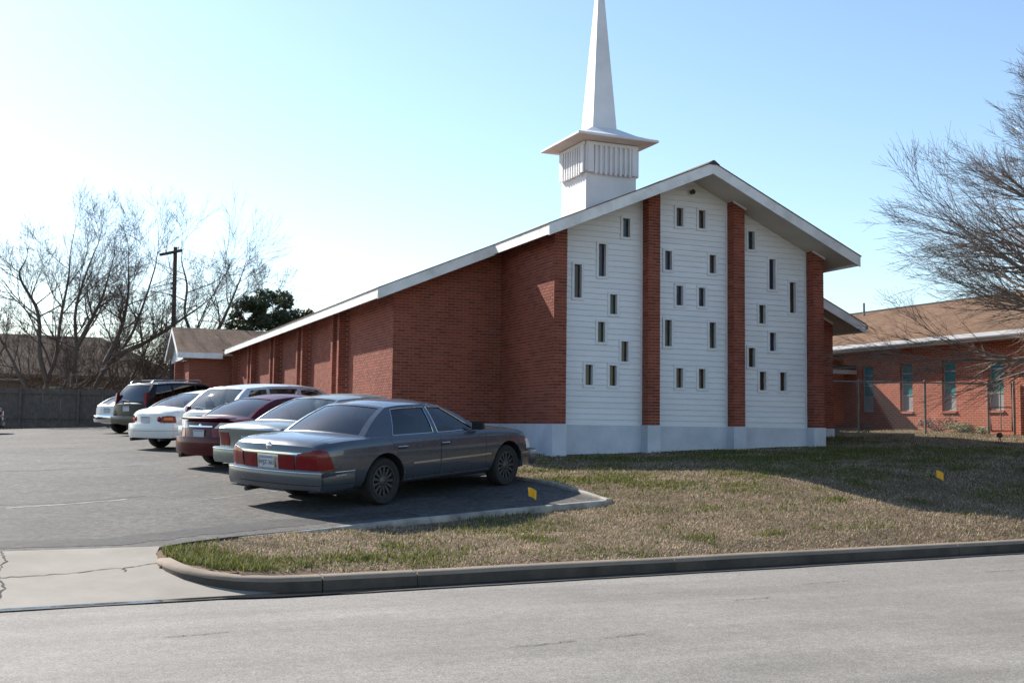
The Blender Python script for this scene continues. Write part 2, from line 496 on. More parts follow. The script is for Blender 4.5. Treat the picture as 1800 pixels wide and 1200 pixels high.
APR = [(-11.25, -7.75), (-11.0, -8.15), (-10.75, -8.50), (-10.4, -8.74), (-10.0, -8.90), (-9.6, -8.93), (-9.28, -8.86)]
def apron_right(y): return float(np.interp(y, [p[0] for p in APR], [p[1] for p in APR]))
def ground_z(x, y):
    ky = kerb_y(x)
    if y < ky - 13.6: return STREET_Z + 0.12
    if y < ky + 0.07: return STREET_Z - 0.25
    if y < -9.2 and x < apron_right(y) - .10: return hgt(x, y) - 0.3
    if in_lot(x, y, 0.22): return hgt(x, y) - 0.22
    if in_lot(x, y, -.03): return hgt(x, y) - 0.06
    z = hgt(x, y)
    if -8.8 < x < -2.1:
        d = front_line(x) - y
        if d > -0.2: z -= 0.055 * sstep(-0.2, 0.05, d) * sstep(3.2, 1.2, d) * sstep(-7.6, -5.5, x)
    z += 0.018 * noise.noise((x * 0.9, y * 0.9, 0)) + 0.008 * noise.noise((x * 3, y * 3, 2))
    z = min(z, STREET_Z + .143 + .22 * max(0, y - ky - .17))
    return z

def axis_pts(segs):
    out = []
    for a, b, st in segs:
        n = max(1, int(round((b - a) / st)))
        out += [a + (b - a) * i / n for i in range(n)]
    return out + [segs[-1][1]]
gx = axis_pts([(-700, -100, 100), (-100, -20, 10), (-20, -12, 1), (-12, 16, .22), (16, 24, 1), (24, 100, 10), (100, 700, 100)])
gy = axis_pts([(-400, -40, 60), (-40, -24, 2), (-24, -12.2, .8), (-12.2, -9.6, .07), (-9.6, 8, .22), (8, 40, 1.0), (40, 100, 10), (100, 900, 100)])
b = MB()
b.grid([[(x, y, ground_z(x, y)) for x in gx] for y in gy])
ground = b.build('ground', MT['lawn'], smooth=60)
tag(ground, 'brown winter lawn ground rising gently to the church', kind='structure')

# street
b = MB()
sx = axis_pts([(-500, -40, 46), (-40, 40, 4), (40, 500, 46)])
b.grid([[(x, kerb_y(x) + 0.02 - w, STREET_Z + 0.05 * sstep(0, 5, w) * sstep(13.5, 8, w)) for x in sx] for w in (13.5, 11, 8.5, 6.5, 5, 3.5, 2, 1, .5, 0.0)])
street = b.build('road', MT['street'], smooth=60)
tag(street, 'pale grey asphalt street in the foreground', kind='structure')

# parking lot sheet
b = MB()
ly = axis_pts([(-9.3, -6.98, .29), (-6.98, -4.34, .33), (-4.34, 2.6, .6), (2.6, 24.6, 1.4), (24.7, 31.5, 1.7)])
us = [0, .1, .25, .4, .55, .7, .8, .86, .9, .93, .95, .965, .98, .99, 1.0]
b.grid([[(lerp(-70, lot_right(y), u), y, hgt(lerp(-70, lot_right(y), u), y) + 0.012) for u in us] for y in ly])
rim = [(lot_right(y), y) for y in ly]
b.grid([[(x, y, hgt(x, y) + .012) for x, y in rim], [(x + .01, y - .01, hgt(x, y) - .35) for x, y in rim]])
lot = b.build('parking_lot', MT['lot'], smooth=60)
tag(lot, 'dark worn asphalt parking lot beside the church', kind='structure')
# darker repair strip along the lot's street edge and worn paint lines
def ground_strip(name, pts, wid, mat, parent, lift, n=10, jag=0.0):
    """thin strip following the lot surface along a polyline"""
    b = MB(); rows = []
    pts = [Vector((p[0], p[1], 0)) for p in pts]
    seg = []
    for a, c in zip(pts[:-1], pts[1:]):
        seg += [a.lerp(c, i / n) for i in range(n)]
    seg.append(pts[-1])
    for i, p in enumerate(seg):
        d = seg[min(i + 1, len(seg) - 1)] - seg[max(i - 1, 0)]
        q = Vector((-d.y, d.x, 0)).normalized()
        w = (wid[0] + (wid[1] - wid[0]) * i / (len(seg) - 1)) if isinstance(wid, tuple) else wid
        l = p + q * (w / 2 + jag * (noise.noise((p.x * 4, p.y * 4, 1))))
        r = p - q * (w / 2 + jag * (noise.noise((p.x * 4, p.y * 4, 7))))
        rows.append([(l.x, l.y, hgt(l.x, l.y) + lift), (r.x, r.y, hgt(r.x, r.y) + lift)])
    b.grid(rows)
    return b.build(name, mat, parent)
ground_strip('asphalt_patch', [(-10.5, -8.75), (-9.3, -8.8), (-8.4, -8.3), (-7.0, -7.75), (-5.4, -7.35)], (0.55, 0.5), MT['lot_patch'], lot, 0.0150, 12, 0.10)
TH = rad(31)
for (x, y, l) in ((-7.95, -5.3, 1.5), (-7.9, -1.9, 1.5), (-8.0, 1.6, 1.6)):
    ground_strip('stall_line', [(x, y), (x + l * math.cos(TH), y + l * math.sin(TH))], 0.05, MT['stripe'], lot, 0.0152)
ground_strip('stall_line', [(-10.5, -5.2), (-9.6, -5.0), (-8.9, -4.75)], 0.12, MT['stripe'], lot, 0.0152, 10, 0.05)
def crack(name, pts, w, zf, parent, seed):
    rnd = random.Random(seed)
    P = []
    for a, c in zip(pts[:-1], pts[1:]):
        for i in range(9):
            t = i / 9
            P.append((lerp(a[0], c[0], t) + rnd.uniform(-.02, .02), lerp(a[1], c[1], t) + rnd.uniform(-.02, .02)))
    P.append(pts[-1])
    b = MB(); rows = []
    for i, p in enumerate(P):
        q = P[min(i + 1, len(P) - 1)]; o = P[max(i - 1, 0)]
        d = Vector((q[0] - o[0], q[1] - o[1])).normalized()
        ww = w * rnd.uniform(.4, 1.3)
        rows.append([(p[0] - d.y * ww, p[1] + d.x * ww, zf(p[0] - d.y * ww, p[1] + d.x * ww)), (p[0] + d.y * ww, p[1] - d.x * ww, zf(p[0] + d.y * ww, p[1] - d.x * ww))])
    b.grid(rows)
    return b.build(name, MT['crack'], parent)
crack('crack', [(-11.5, -4.6), (-9.8, -4.9), (-8.6, -4.4)], .012, lambda x, y: hgt(x, y) + .0155, lot, 1)
crack('crack', [(-13.5, 1.2), (-10.2, .6), (-8.2, 1.0)], .015, lambda x, y: hgt(x, y) + .0155, lot, 2)

# driveway apron
def apron_z(x, y):
    y0 = kerb_y(x) + .02
    t = min(1, max(0, (y - y0) / (-9.28 - y0)))
    return lerp(STREET_Z + 0.012, hgt(x, -9.28) + 0.022, t)
b = MB(); rows = []
for i in range(13):
    t = i / 12
    row = []
    for j in range(16):
        u = (j / 15) ** 0.6
        y_mid = lerp(-11.2, -9.28, t)
        x = lerp(-22, apron_right(y_mid), u)
        y = lerp(kerb_y(x) + .02, -9.28, t)
        row.append((x, y, apron_z(x, y)))
    rows.append(row)
b.grid(rows)
apron = b.build('driveway', MT['apron'], smooth=60)
tag(apron, 'cracked concrete driveway apron at the lot entrance', kind='structure')
az = lambda x, y: apron_z(x, y) + .004
crack('crack', [(-10.5, -10.35), (-9.9, -10.28), (-9.3, -10.12), (-8.92, -9.98)], .007, az, apron, 3)
crack('crack', [(-10.42, -11.2), (-10.36, -10.7), (-10.45, -10.2), (-10.38, -9.7), (-10.43, -9.3)], .010, az, apron, 4)
crack('crack', [(-9.3, -10.14), (-9.27, -10.26)], .008, az, apron, 5)
# wet gutter line along the street edge
b = MB(); rows = []
for i in range(60):
    x = lerp(-22, -6.4, i / 59)
    w = .05 + .025 * noise.noise((x * 1.3, 0, 0)) + .10 * sstep(-8.6, -8.0, x) * sstep(-6.5, -7.4, x)
    yk = kerb_y(x) - .03
    rows.append([(x, yk + .03, STREET_Z + .018), (x, yk - w * 1.4, STREET_Z + .016)])
b.grid(rows)
wet = b.build('gutter_water', MT['wet'])
tag(wet, 'thin wet trickle of water in the gutter by the driveway', kind='structure')

# dark strip at the kerb foot: its shadow put into colour, plus gutter stain
b = MB(); rows = []
for i in range(150):
    x = lerp(-7.95, 60, (i / 149) ** 1.6)
    w = .24 + .05 * noise.noise((x * .8, 5, 0)) + .02 * noise.noise((x * 5, 5, 0))
    rows.append([(x, kerb_y(x) - .005, STREET_Z + .010), (x, kerb_y(x) - w, STREET_Z + .012)])
b.grid(rows)
tag(b.build('gutter', MT['gutter_shade']), 'dark painted shadow and stain in the gutter along the foot of the street kerb', kind='structure')
for (x0, y0, L_, sd) in ((-6.9, -14.5, .55, 21), (-6.1, -14.4, .4, 22), (-2.6, -12.2, .7, 23), (.2, -12.0, .9, 24), (-4.0, -13.0, .5, 25), (1.4, -13.2, .6, 26), (-9.2, -13.2, .5, 27)):
    crack('crack', [(x0, y0), (x0 + L_ * .5, y0 + .03), (x0 + L_, y0 + .07)], .006, lambda x, y: STREET_Z + .05 * sstep(0, 5, kerb_y(x) + .02 - y) * sstep(13.5, 8, kerb_y(x) + .02 - y) + .006, street, sd)

# kerbs: a profile swept along a path, one section at a time
def sweep_kerb(name, path, parent, mat, width=.16, tops=None, depth=.3, rnd=.03):
    b = MB(); rows = []
    P = [Vector((p[0], p[1], 0)) for p in path]
    for i, p in enumerate(P):
        d = (P[min(i + 1, len(P) - 1)] - P[max(i - 1, 0)]).normalized()
        q = Vector((d.y, -d.x, 0))   # to the right of travel = street side
        zt = tops[i]
        prof = [(0.03, -depth), (0.012, -rnd * 1.4), (-.004, -rnd * .5), (-rnd, 0.0), (-width + rnd, .004), (-width, -rnd * .6), (-width, -depth)]
        rows.append([(p.x + q.x * o, p.y + q.y * o, zt + z) for o, z in prof])
    b.grid(rows)
    n = len(rows[0])
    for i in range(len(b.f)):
        if i % (n - 1) == 0: b.m[i] = 1  # street face takes the painted-shade colour, top stays lighter
    b.f.append(tuple(range(n))); b.m.append(0)
    k = len(b.v) - n
    b.f.append(tuple(range(k, k + n))[::-1]); b.m.append(0)
    return b.build(name, [mat, MT['kerb_face_shade'] if mat is MT['concrete'] else mat], parent, smooth=35, fixn=True)
kerb = empty('kerb', (0, 0, 0))
tag(kerb, 'low concrete kerb between the street and the brown lawn', kind='structure')
KT = STREET_Z + .155
bounds = [-7.5, -6.5, -3.3, 1.35, 5.9, 10.5, 15, 22, 32, 60, 120]
for a, c in zip(bounds[:-1], bounds[1:]):
    n = 8 if c < 20 else 3
    xs = [lerp(a + .008, c - .008, i / n) for i in range(n + 1)]
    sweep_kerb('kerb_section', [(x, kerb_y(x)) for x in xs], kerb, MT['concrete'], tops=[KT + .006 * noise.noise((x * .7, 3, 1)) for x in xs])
ret = [(-8.93, -9.80), (-8.95, -9.92), (-8.93, -10.1), (-8.88, -10.3), (-8.77, -10.55), (-8.58, -10.8), (-8.32, -11.0), (-8.0, -11.12), (-7.75, -11.15), (-7.51, kerb_y(-7.5))]
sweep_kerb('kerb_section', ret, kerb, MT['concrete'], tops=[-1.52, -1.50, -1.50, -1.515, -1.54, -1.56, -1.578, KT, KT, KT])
# section left of the driveway mouth is out of frame
lk = empty('parking_kerb', (0, 0, 0))
tag(lk, 'low pale concrete kerb edging the corner of the parking lot', kind='structure')
def lk_sec(path, lift0, lift1, mat):
    k = len(path) - 1
    sweep_kerb('kerb_section', path, lk, mat, width=.11, tops=[hgt(p[0], p[1]) + lerp(lift0, lift1, i / k) for i, p in enumerate(path)], depth=.22, rnd=.02)
def seg(a, c, n=8): return [(lerp(a[0], c[0], i / n), lerp(a[1], c[1], i / n)) for i in range(n + 1)]
lk_sec([(x, front_line(x) - .06) for x in [-7.9 + (5.62 - 3.0) * i / 8 for i in range(9)]], .002, .025, MT['old_kerb'])
lk_sec([(x, front_line(x) - .06) for x in [-5.27 + 3.12 * i / 8 for i in range(9)]], .02, .032, MT['old_kerb'])
lk_sec(seg((-2.12, -7.02), (-2.26, -5.25)), .045, .06, MT['old_kerb'])
lk_sec(seg((-2.27, -5.22), (-2.52, -4.2)), .06, .05, MT['old_kerb'])

# ================================================================== CHURCH
church = empty('church', (0, 0, -.7), 'red brick church with white siding gable front and a white steeple', 'church')
def CH(b, name, mat, parent=church, **k):
    o = b.build(name, mat, parent, **k)
    if parent is church: o.location = (0, 0, .7)      # children are modelled in world space
    return o
W_P, P_P = .305, .305           # pillar width and projection
PX = [0.0, 2.324, 4.591, 6.845]
FW = 7.15
RET = 2.72                      # set-back of the main body
XL, XRR = -2.687, 9.84
YB = 25.6
RIDX, RIDZ = 3.56, 5.905
SL, SRt = .4245, .446           # roof slopes
def roof_z(x):
    return RIDZ - (SL * (RIDX - x) if x < RIDX else SRt * (x - RIDX))
TK = .20
# --- brickwork: mortar backing plus laid bricks
BL, BH, BJ = .192, .0557, .0115
CRS = .0672
brick_jobs = []                 # (pos, u, normal, length)
def brick_face(o, u, nrm, width, z0, top, half=False, want=True):
    """lay running bond on a wall face; o = lower corner, u = direction along, top(s) = height limit"""
    o = Vector(o); u = Vector(u); nrm = Vector(nrm)
    nrow = int((max(top(0), top(width)) - z0) / CRS) + 1
    for r in range(nrow):
        z = z0 + r * CRS + BJ / 2
        s = -(BL + BJ) / 2 if (r % 2) else 0.0
        while s < width - .02:
            a, c = max(s, 0.0), min(s + BL, width)
            if c - a > .04 and z + BH < top((a + c) / 2) + .06:
                brick_jobs.append((o + u * a + Vector((0, 0, z - o.z)), u, nrm, c - a))
            s += BL + BJ
soff = lambda x: roof_z(x) - TK
walls = MB()
# mortar backing volumes (butted, each a few mm behind the brick faces)
I = .006
def top_poly_y(x0, x1, z0):      # polygon in (x,z) under the roof
    xs = [x0] + ([RIDX] if x0 < RIDX < x1 else []) + [x1]
    return [(x0, z0), (x1, z0)] + [(x, roof_z(x) - .06) for x in reversed(xs)]
b = MB(); b.prism([(RET + I, 0), (YB - .01, 0), (YB - .01, roof_z(XL) - .03), (RET + I, roof_z(XL) - .03)], 'x', XL + I, XL + .28)
CH(b, 'side_wall', MT['mortar'])
b = MB(); b.prism(top_poly_y(XL + .281, -.001, 0), 'y', RET + I, RET + .28)
CH(b, 'set_back_wall', MT['mortar'])
b = MB(); b.prism(top_poly_y(I, .30 - I, 0), 'y', -P_P + I, RET + .28)
CH(b, 'return_wall', MT['mortar'])
b = MB(); b.prism(top_poly_y(FW - .30, XRR - I, 0), 'y', RET + I, RET + .28); b.box((XRR - .28, RET + .281, 0), (XRR - I, YB, roof_z(XRR) - .03)); b.box((FW - .3, .02, 0), (FW - I, RET, 3.9))
CH(b, 'right_set_back_wall', MT['mortar'])
b = MB(); b.prism(top_poly_y(XL + .3, XRR - .3, 0), 'y', YB - .3, YB)
CH(b, 'rear_wall', MT['brick_x'])
pillars = []
for i, px in enumerate(PX):
    if i == 0: pillars.append(None); continue
    b = MB(); b.prism(top_poly_y(px + I, px + W_P - I, 0), 'y', -P_P + I, .05)
    pillars.append(CH(b, 'pillar', MT['mortar']))
brick_face((XL, YB, 0), (0, -1, 0), (-1, 0, 0), YB - RET, 0, lambda s: roof_z(XL) - .10)
brick_face((XL, RET, 0), (1, 0, 0), (0, -1, 0), -XL, 0, lambda s: soff(XL + s))
n_far = len(brick_jobs)
brick_face((0, RET, 0), (0, -1, 0), (-1, 0, 0), RET + P_P, 0, lambda s: soff(0))
for i, px in enumerate(PX):
    brick_face((px, -P_P, 0), (1, 0, 0), (0, -1, 0), W_P, 0, lambda s, px=px: soff(px + s))
    if i: brick_face((px, 0, 0), (0, -1, 0), (-1, 0, 0), P_P, 0, lambda s, px=px: soff(px))
    brick_face((px + W_P, -P_P, 0), (0, 1, 0), (1, 0, 0), P_P if i < 3 else P_P + RET, 0, lambda s, px=px: soff(px + W_P))
brick_face((FW, RET, 0), (1, 0, 0), (0, -1, 0), XRR - FW, 0, lambda s: soff(FW + s))
# pilaster pairs on the sunny side wall
PIL = []
for y0 in (6.86, 11.35, 15.75, 20.25, 24.5):
    for yy in (y0, y0 + .70):
        PIL.append(yy)
        b = MB(); b.box((XL - .24, yy, 0), (XL + .003, yy + .19, roof_z(XL) - .12))
        CH(b, 'pilaster', MT['mortar'])
        brick_face((XL - .24 - I, yy + .19, 0), (0, -1, 0), (-1, 0, 0), .19, 0, lambda s: roof_z(XL) - .15)
        brick_face((XL - .24, yy - I, 0), (1, 0, 0), (0, -1, 0), .24, 0, lambda s: roof_z(XL) - .15)
    b = MB(); b.box((XL - .02, y0 + .19, .7), (XL - .008, y0 + .70, roof_z(XL) - .13))
    CH(b, 'narrow_window', MT['dark_glass'])
def brick_vf(L, u, nrm, base, out=.006):
    dn = -nrm
    A = base + nrm * (out - .0) + dn * .0
    return A
# the nearest bricks are objects of their own, the rest one mesh
near = [i for i, j in enumerate(brick_jobs) if i >= n_far and j[0].y < .4 and abs(j[3] - BL) < .002 and -.05 < j[0].z < 3.4 and j[0].x < 2.7 and j[2].x < .5]
near = set(sorted(near, key=lambda i: (brick_jobs[i][0] - EYE).length)[:300])
bm_ = MB()
def brick_box(mb, pos, u, nrm, L, proud):
    up = Vector((0, 0, BH))
    a = pos - nrm * .012; c = pos + nrm * proud
    vs = [a, a + u * L, a + u * L + up, a + up, c, c + u * L, c + u * L + up, c + up]
    fs = [(4, 5, 6, 7), (0, 1, 5, 4), (3, 7, 6, 2), (0, 4, 7, 3), (1, 2, 6, 5)]
    if u.cross(Vector((0, 0, 1))).dot(nrm) < 0: fs = [f[::-1] for f in fs]
    mb.add(vs, fs)
rb = random.Random(3)
for i, (pos, u, nrm, L) in enumerate(brick_jobs):
    if i in near: continue
    brick_box(bm_, pos, u, nrm, L, rb.uniform(-.0015, .002))
o = CH(bm_, 'bricks', MT['brick']); tag(o, kind='stuff')
one = MB(); brick_box(one, Vector((0, 0, 0)), Vector((1, 0, 0)), Vector((0, -1, 0)), BL, 0.0)
pb = one.build('brick', MT['brick'], church)
first = True
for i in sorted(near):
    pos, u, nrm, L = brick_jobs[i]
    q = pb if first else pb.copy()
    if not first: link(q, church)
    first = False
    q.parent = church
    q.location = pos + nrm * rb.uniform(-.0012, .0018) + Vector((0, 0, .7))
    q.rotation_euler = (0, 0, math.atan2(u.y, u.x))

# --- painted concrete plinth
def plinth(name, a, c):
    b = MB(); b.box(a, c); return CH(b, name, MT['plinth'])
plinth('plinth', (XL - .02, RET - .02, -1.3), (-.021, RET + .5, -.003))
plinth('plinth', (XL - .02, RET + .501, -1.3), (XL + .5, YB, -.003))
plinth('plinth', (-.02, -P_P - .02, -1.3), (W_P + .015, RET + .3, -.003))
for px in PX[1:]:
    plinth('plinth_block', (px - .015, -P_P - .02, -1.3), (px + W_P + .015, -.0, -.003))
for a, c in zip(PX[:-1], PX[1:]):
    plinth('plinth', (a + W_P + .016, -.03, -1.3), (c - .016, .2, -.022))
plinth('plinth', (FW - .3, RET - .02, -1.3), (XRR + .02, RET + .5, -.003))
plinth('plinth', (FW - .3, .001, -1.3), (FW + .02, RET - .021, -.003))

# --- siding boards with the window openings cut out, one object per lap and bay
WIN = [(1.82, 4.22, 4.65), (1.21, 3.29, 4.02), (.61, 2.78, 3.52), (1.50, 2.46, 2.90), (1.20, 1.82, 2.27), (1.79, 1.41, 1.86), (.90, .86, 1.31), (1.50, .86, 1.31),
       (3.21, 4.58, 5.01), (3.81, 4.58, 5.01), (2.91, 3.55, 3.99), (4.10, 3.55, 3.98), (3.21, 2.75, 3.20), (3.81, 2.76, 3.19), (2.91, 1.80, 2.40), (4.10, 1.80, 2.40), (3.21, .86, 1.31), (3.81, .86, 1.31),
       (5.18, 4.19, 4.62), (5.77, 3.27, 4.00), (6.36, 2.74, 3.48), (5.48, 2.44, 2.88), (5.78, 1.80, 2.24), (5.18, 1.40, 1.85), (5.49, .86, 1.30), (6.07, .86, 1.30)]
WW = .178
LAP = .127
bays = [(W_P, PX[1]), (PX[1] + W_P, PX[2]), (PX[2] + W_P, PX[3])]
for bi, (xa, xb) in enumerate(bays):
    wins = [w for w in WIN if xa < w[0] < xb]
    r = 0
    while True:
        z0 = -.02 + r * LAP; z1 = z0 + LAP
        if z0 > RIDZ - TK: break
        # x range under the roof
        def clip(z):
            lo = RIDX - (RIDZ - TK + .05 - z) / SL; hi = RIDX + (RIDZ - TK + .05 - z) / SRt
            return max(xa, lo), min(xb, hi)
        if clip(z0)[1] - clip(z0)[0] < .05: break
        cuts = sorted(set([z0, z1] + [q for w in wins for q in (w[1] - .02, w[2] + .02) if z0 < q < z1]))
        quads = []
        def yy(z): return -.030 + .022 * (z - z0) / LAP
        for s0, s1 in zip(cuts[:-1], cuts[1:]):
            zm = (s0 + s1) / 2
            hole = sorted([(w[0] - .02, w[0] + WW + .02) for w in wins if w[1] - .02 < zm < w[2] + .02])
            l0, r0 = clip(s0); l1, r1 = clip(s1)
            edges = [None] + hole + [None]
            cur = 'L'
            xs = []
            left = (l0, l1)
            for hname in hole:
                xs.append((left, (hname[0], hname[0]))); left = (hname[1], hname[1])
            xs.append((left, (r0, r1)))
            for (p0, p1), (q0, q1) in xs:
                if q0 - p0 < .01: continue
                quads.append((p0, p1, q0, q1, s0, s1))
        # one object for each connected stretch of board
        groups = []
        for q in quads:
            hit = [g for g in groups if any(abs(e[5] - q[4]) < 1e-6 and min(e[2], q[2]) - max(e[0], q[0]) > .01 for e in g)]
            new = [q]
            for g in hit: new += g; groups.remove(g)
            groups.append(new)
        for g in groups:
            b = MB()
            for p0, p1, q0, q1, s0, s1 in g:
                b.add([(p0, yy(s0), s0), (q0, yy(s0), s0), (max(q1, p1), yy(s1), s1), (p1, yy(s1), s1)], [(0, 1, 2, 3)])
                if s0 == z0:
                    b.add([(p0, yy(s0), s0), (p0, -.004, s0 + .004), (q0, -.004, s0 + .004), (q0, yy(s0), s0)], [(0, 1, 2, 3)])
            CH(b, 'siding_board', MT['siding'])
        r += 1
    # corner trim strips at the pillars
    for x in (xa, xb - .045):
        b = MB(); b.box((x, -.042, -.018), (x + .045, -.031, soff(x + .022) - .02)); CH(b, 'corner_trim', MT['white_trim'])
# backing behind the boards, with real openings (strips around the windows)
b = MB()
for (xa, xb) in bays:
    wins = [w for w in WIN if xa < w[0] < xb]
    zs = sorted(set([-.02] + [q for w in wins for q in (w[1] - .02, w[2] + .02)]))
    top_lim = max(roof_z(xa), roof_z(xb), roof_z(RIDX) if xa < RIDX < xb else -1) - .1
    zs.append(top_lim)
    for s0, s1 in zip(zs[:-1], zs[1:]):
        zm = (s0 + s1) / 2
        hole = sorted([(w[0] - .02, w[0] + WW + .02) for w in wins if w[1] - .02 < zm < w[2] + .02])
        left = xa
        for hh in hole + [(xb, xb)]:
            p = max(left, RIDX - (RIDZ - .12 - s0) / SL); q = min(hh[0], RIDX + (RIDZ - .12 - s0) / SRt)
            if q - p > .005:
                # clip by roof: only fill where below roof
                if s1 < min(roof_z(p), roof_z(q)) - .08:
                    b.box((p, .0, s0), (q, .10, s1))
                else:
                    xs2 = [p] + ([RIDX] if p < RIDX < q else []) + [q]
                    pol = [(p, s0), (q, s0)] + [(x, max(s0 + .001, min(s1, roof_z(x) - .08))) for x in reversed(xs2)]
                    b.prism(pol, 'y', .0, .10)
            left = hh[1]
CH(b, 'gable_backing', MT['white_trim'])
TINTS = ['pane_blue', 'pane_violet', 'pane_brown', 'pane_green', 'pane_green', 'pane_brown', 'pane_green', 'pane_brown', 'pane_brown', 'pane_brown', 'pane_violet', 'pane_brown', 'pane_violet', 'pane_violet', 'pane_green', 'pane_green', 'pane_brown', 'pane_brown', 'pane_blue', 'pane_violet', 'pane_brown', 'pane_green', 'pane_violet', 'pane_brown', 'pane_brown', 'pane_brown']
for (x, z0, z1), tint in zip(WIN, TINTS):
    x1 = x + WW
    t = .055
    b = MB()
    yo, yi = -.046, .10
    b.box((x - t, yo, z0 - t), (x, yi, z1 + t)); b.box((x1, yo, z0 - t), (x1 + t, yi, z1 + t))
    b.box((x + .0005, yo, z0 - t), (x1 - .0005, yi, z0)); b.box((x + .0005, yo, z1), (x1 - .0005, yi, z1 + t))
    f = CH(b, 'window_frame', MT['white_trim'])
    b = MB(); b.box((x + .001, .055, z0 + .001), (x1 - .001, .065, z1 - .001))
    CH(b, 'pane', MT[tint], f)

# --- roof
EO = .573                                 # eave overhang
XE0, XE1 = XL - EO, XRR + EO
FX0, FX1 = -.47, 7.655
YF, YM = -1.04, 2.06
def slab(b, x0, x1, y0, y1, t0, t1, mi=0):
    """piece of one roof slope between vertical offsets t0 (below) and t1"""
    b.hexa([(x0, y0, roof_z(x0) - t0), (x1, y0, roof_z(x1) - t0), (x1, y1, roof_z(x1) - t0), (x0, y1, roof_z(x0) - t0),
            (x0, y0, roof_z(x0) - t1), (x1, y0, roof_z(x1) - t1), (x1, y1, roof_z(x1) - t1), (x0, y1, roof_z(x0) - t1)], mi)
YE = 25.0
b = MB()
for x0, x1 in ((FX0, RIDX), (RIDX, FX1)): slab(b, x0 - .02 * (x0 < RIDX and x0 != RIDX), x1 + .02 * (x1 > RIDX), YF - .015, YM, .022, 0)
for x0, x1 in ((XE0, RIDX), (RIDX, XE1)): slab(b, x0 - .02 * (x0 < RIDX), x1 + .02 * (x1 > RIDX), YM - .015, YB + 4.5, .024, .002)
roof = CH(b, 'roof', MT['shingle_y'])
b = MB()
b.add([], [])
for x0, x1 in ((FX0 + .03, RIDX), (RIDX, FX1 - .03)): slab(b, x0, x1, YF + .03, YM + .02, TK, .03)
for x0, x1 in ((XE0 + .03, RIDX), (RIDX, XE1 - .03)): slab(b, x0, x1, YM + .03, YB + 4.4, TK + .004, .034)
CH(b, 'soffit', MT['soffit'])
FD = .27
def rake(x0, x1, y):
    b = MB(); slab(b, x0, x1, y, y + .028, FD, .023); CH(b, 'fascia', MT['fascia'])
def eave(x, y0, y1, s):
    b = MB(); z = roof_z(x); b.box((min(x, x + .028 * s), y0, z - .245), (max(x, x + .028 * s), y1, z - .024)); CH(b, 'fascia', MT['fascia'])
for a, c in ((FX0 + .001, 1.1), (1.103, RIDX - .001), (RIDX + .001, FX1 - .001)): rake(a, c, YF)
rake(XE0 + .001, FX0 + .03, YM); rake(FX1 - .03, XE1 - .001, YM)
eave(FX0, YF + .029, YM - .001, 1); eave(FX1, YF + .029, YM - .001, -1)
for a, c in ((YM + .029, 9.7), (9.705, 17.4), (17.405, YE - .35)): eave(XE0, a, c, 1)
eave(XE1, YM + .029, YE, -1)
b = MB(); b.hexa([(RIDX - .16, YF - .03, roof_z(RIDX - .16) + .004), (RIDX + .16, YF - .03, roof_z(RIDX + .16) + .004), (RIDX + .16, YB, roof_z(RIDX + .16) + .004), (RIDX - .16, YB, roof_z(RIDX - .16) + .004),
                  (RIDX - .02, YF - .03, RIDZ + .03), (RIDX + .02, YF - .03, RIDZ + .03), (RIDX + .02, YB, RIDZ + .03), (RIDX - .02, YB, RIDZ + .03)])
CH(b, 'ridge_cap', MT['ridge'])
# small trims where pillars meet the soffit
for x in (PX[2], PX[3]):
    b = MB()
    for (a, c, y0, y1) in ((x - .03, x + W_P + .03, -P_P - .035, -P_P - .012), ):
        slab(b, a, c, y0, y1, TK + .055, TK + .006)
    CH(b, 'pillar_trim', MT['white_trim'])
b = MB(); slab(b, FW + .02, XRR - .02, RET - .05, RET - .015, TK + .075, TK + .012); CH(b, 'frieze_trim', MT['white_trim'])
# flood lamp under the peak
b = MB(); b.lathe([(0, .0), (.045, .0), (.06, -.09), (0, -.085)], 'y', (3.60, -.05, 5.40), 12); b.box((3.58, -.05, 5.38), (3.62, -.02, 5.44)); CH(b, 'flood_lamp', MT['dark_metal'], smooth=40)
# gutter end and downspout on the right eave
b = MB(); b.box((XE1 + .0, YM + .03, roof_z(XE1) - .16), (XE1 + .11, YE, roof_z(XE1) - .04)); CH(b, 'gutter', MT['galv'])
b = MB(); b.tube([(XE1 + .05, YM + 2.0, roof_z(XE1) - .15), (XE1 + .03, YM + 2.0, roof_z(XE1) - .30), (XE1 - .15, YM + 2.0, roof_z(XE1) - .40), (XRR + .08, YM + 2.0, roof_z(XE1) - .46), (XRR + .06, YM + 2.0, -.4)], .045, 8); CH(b, 'downspout', MT['soffit'], smooth=40)

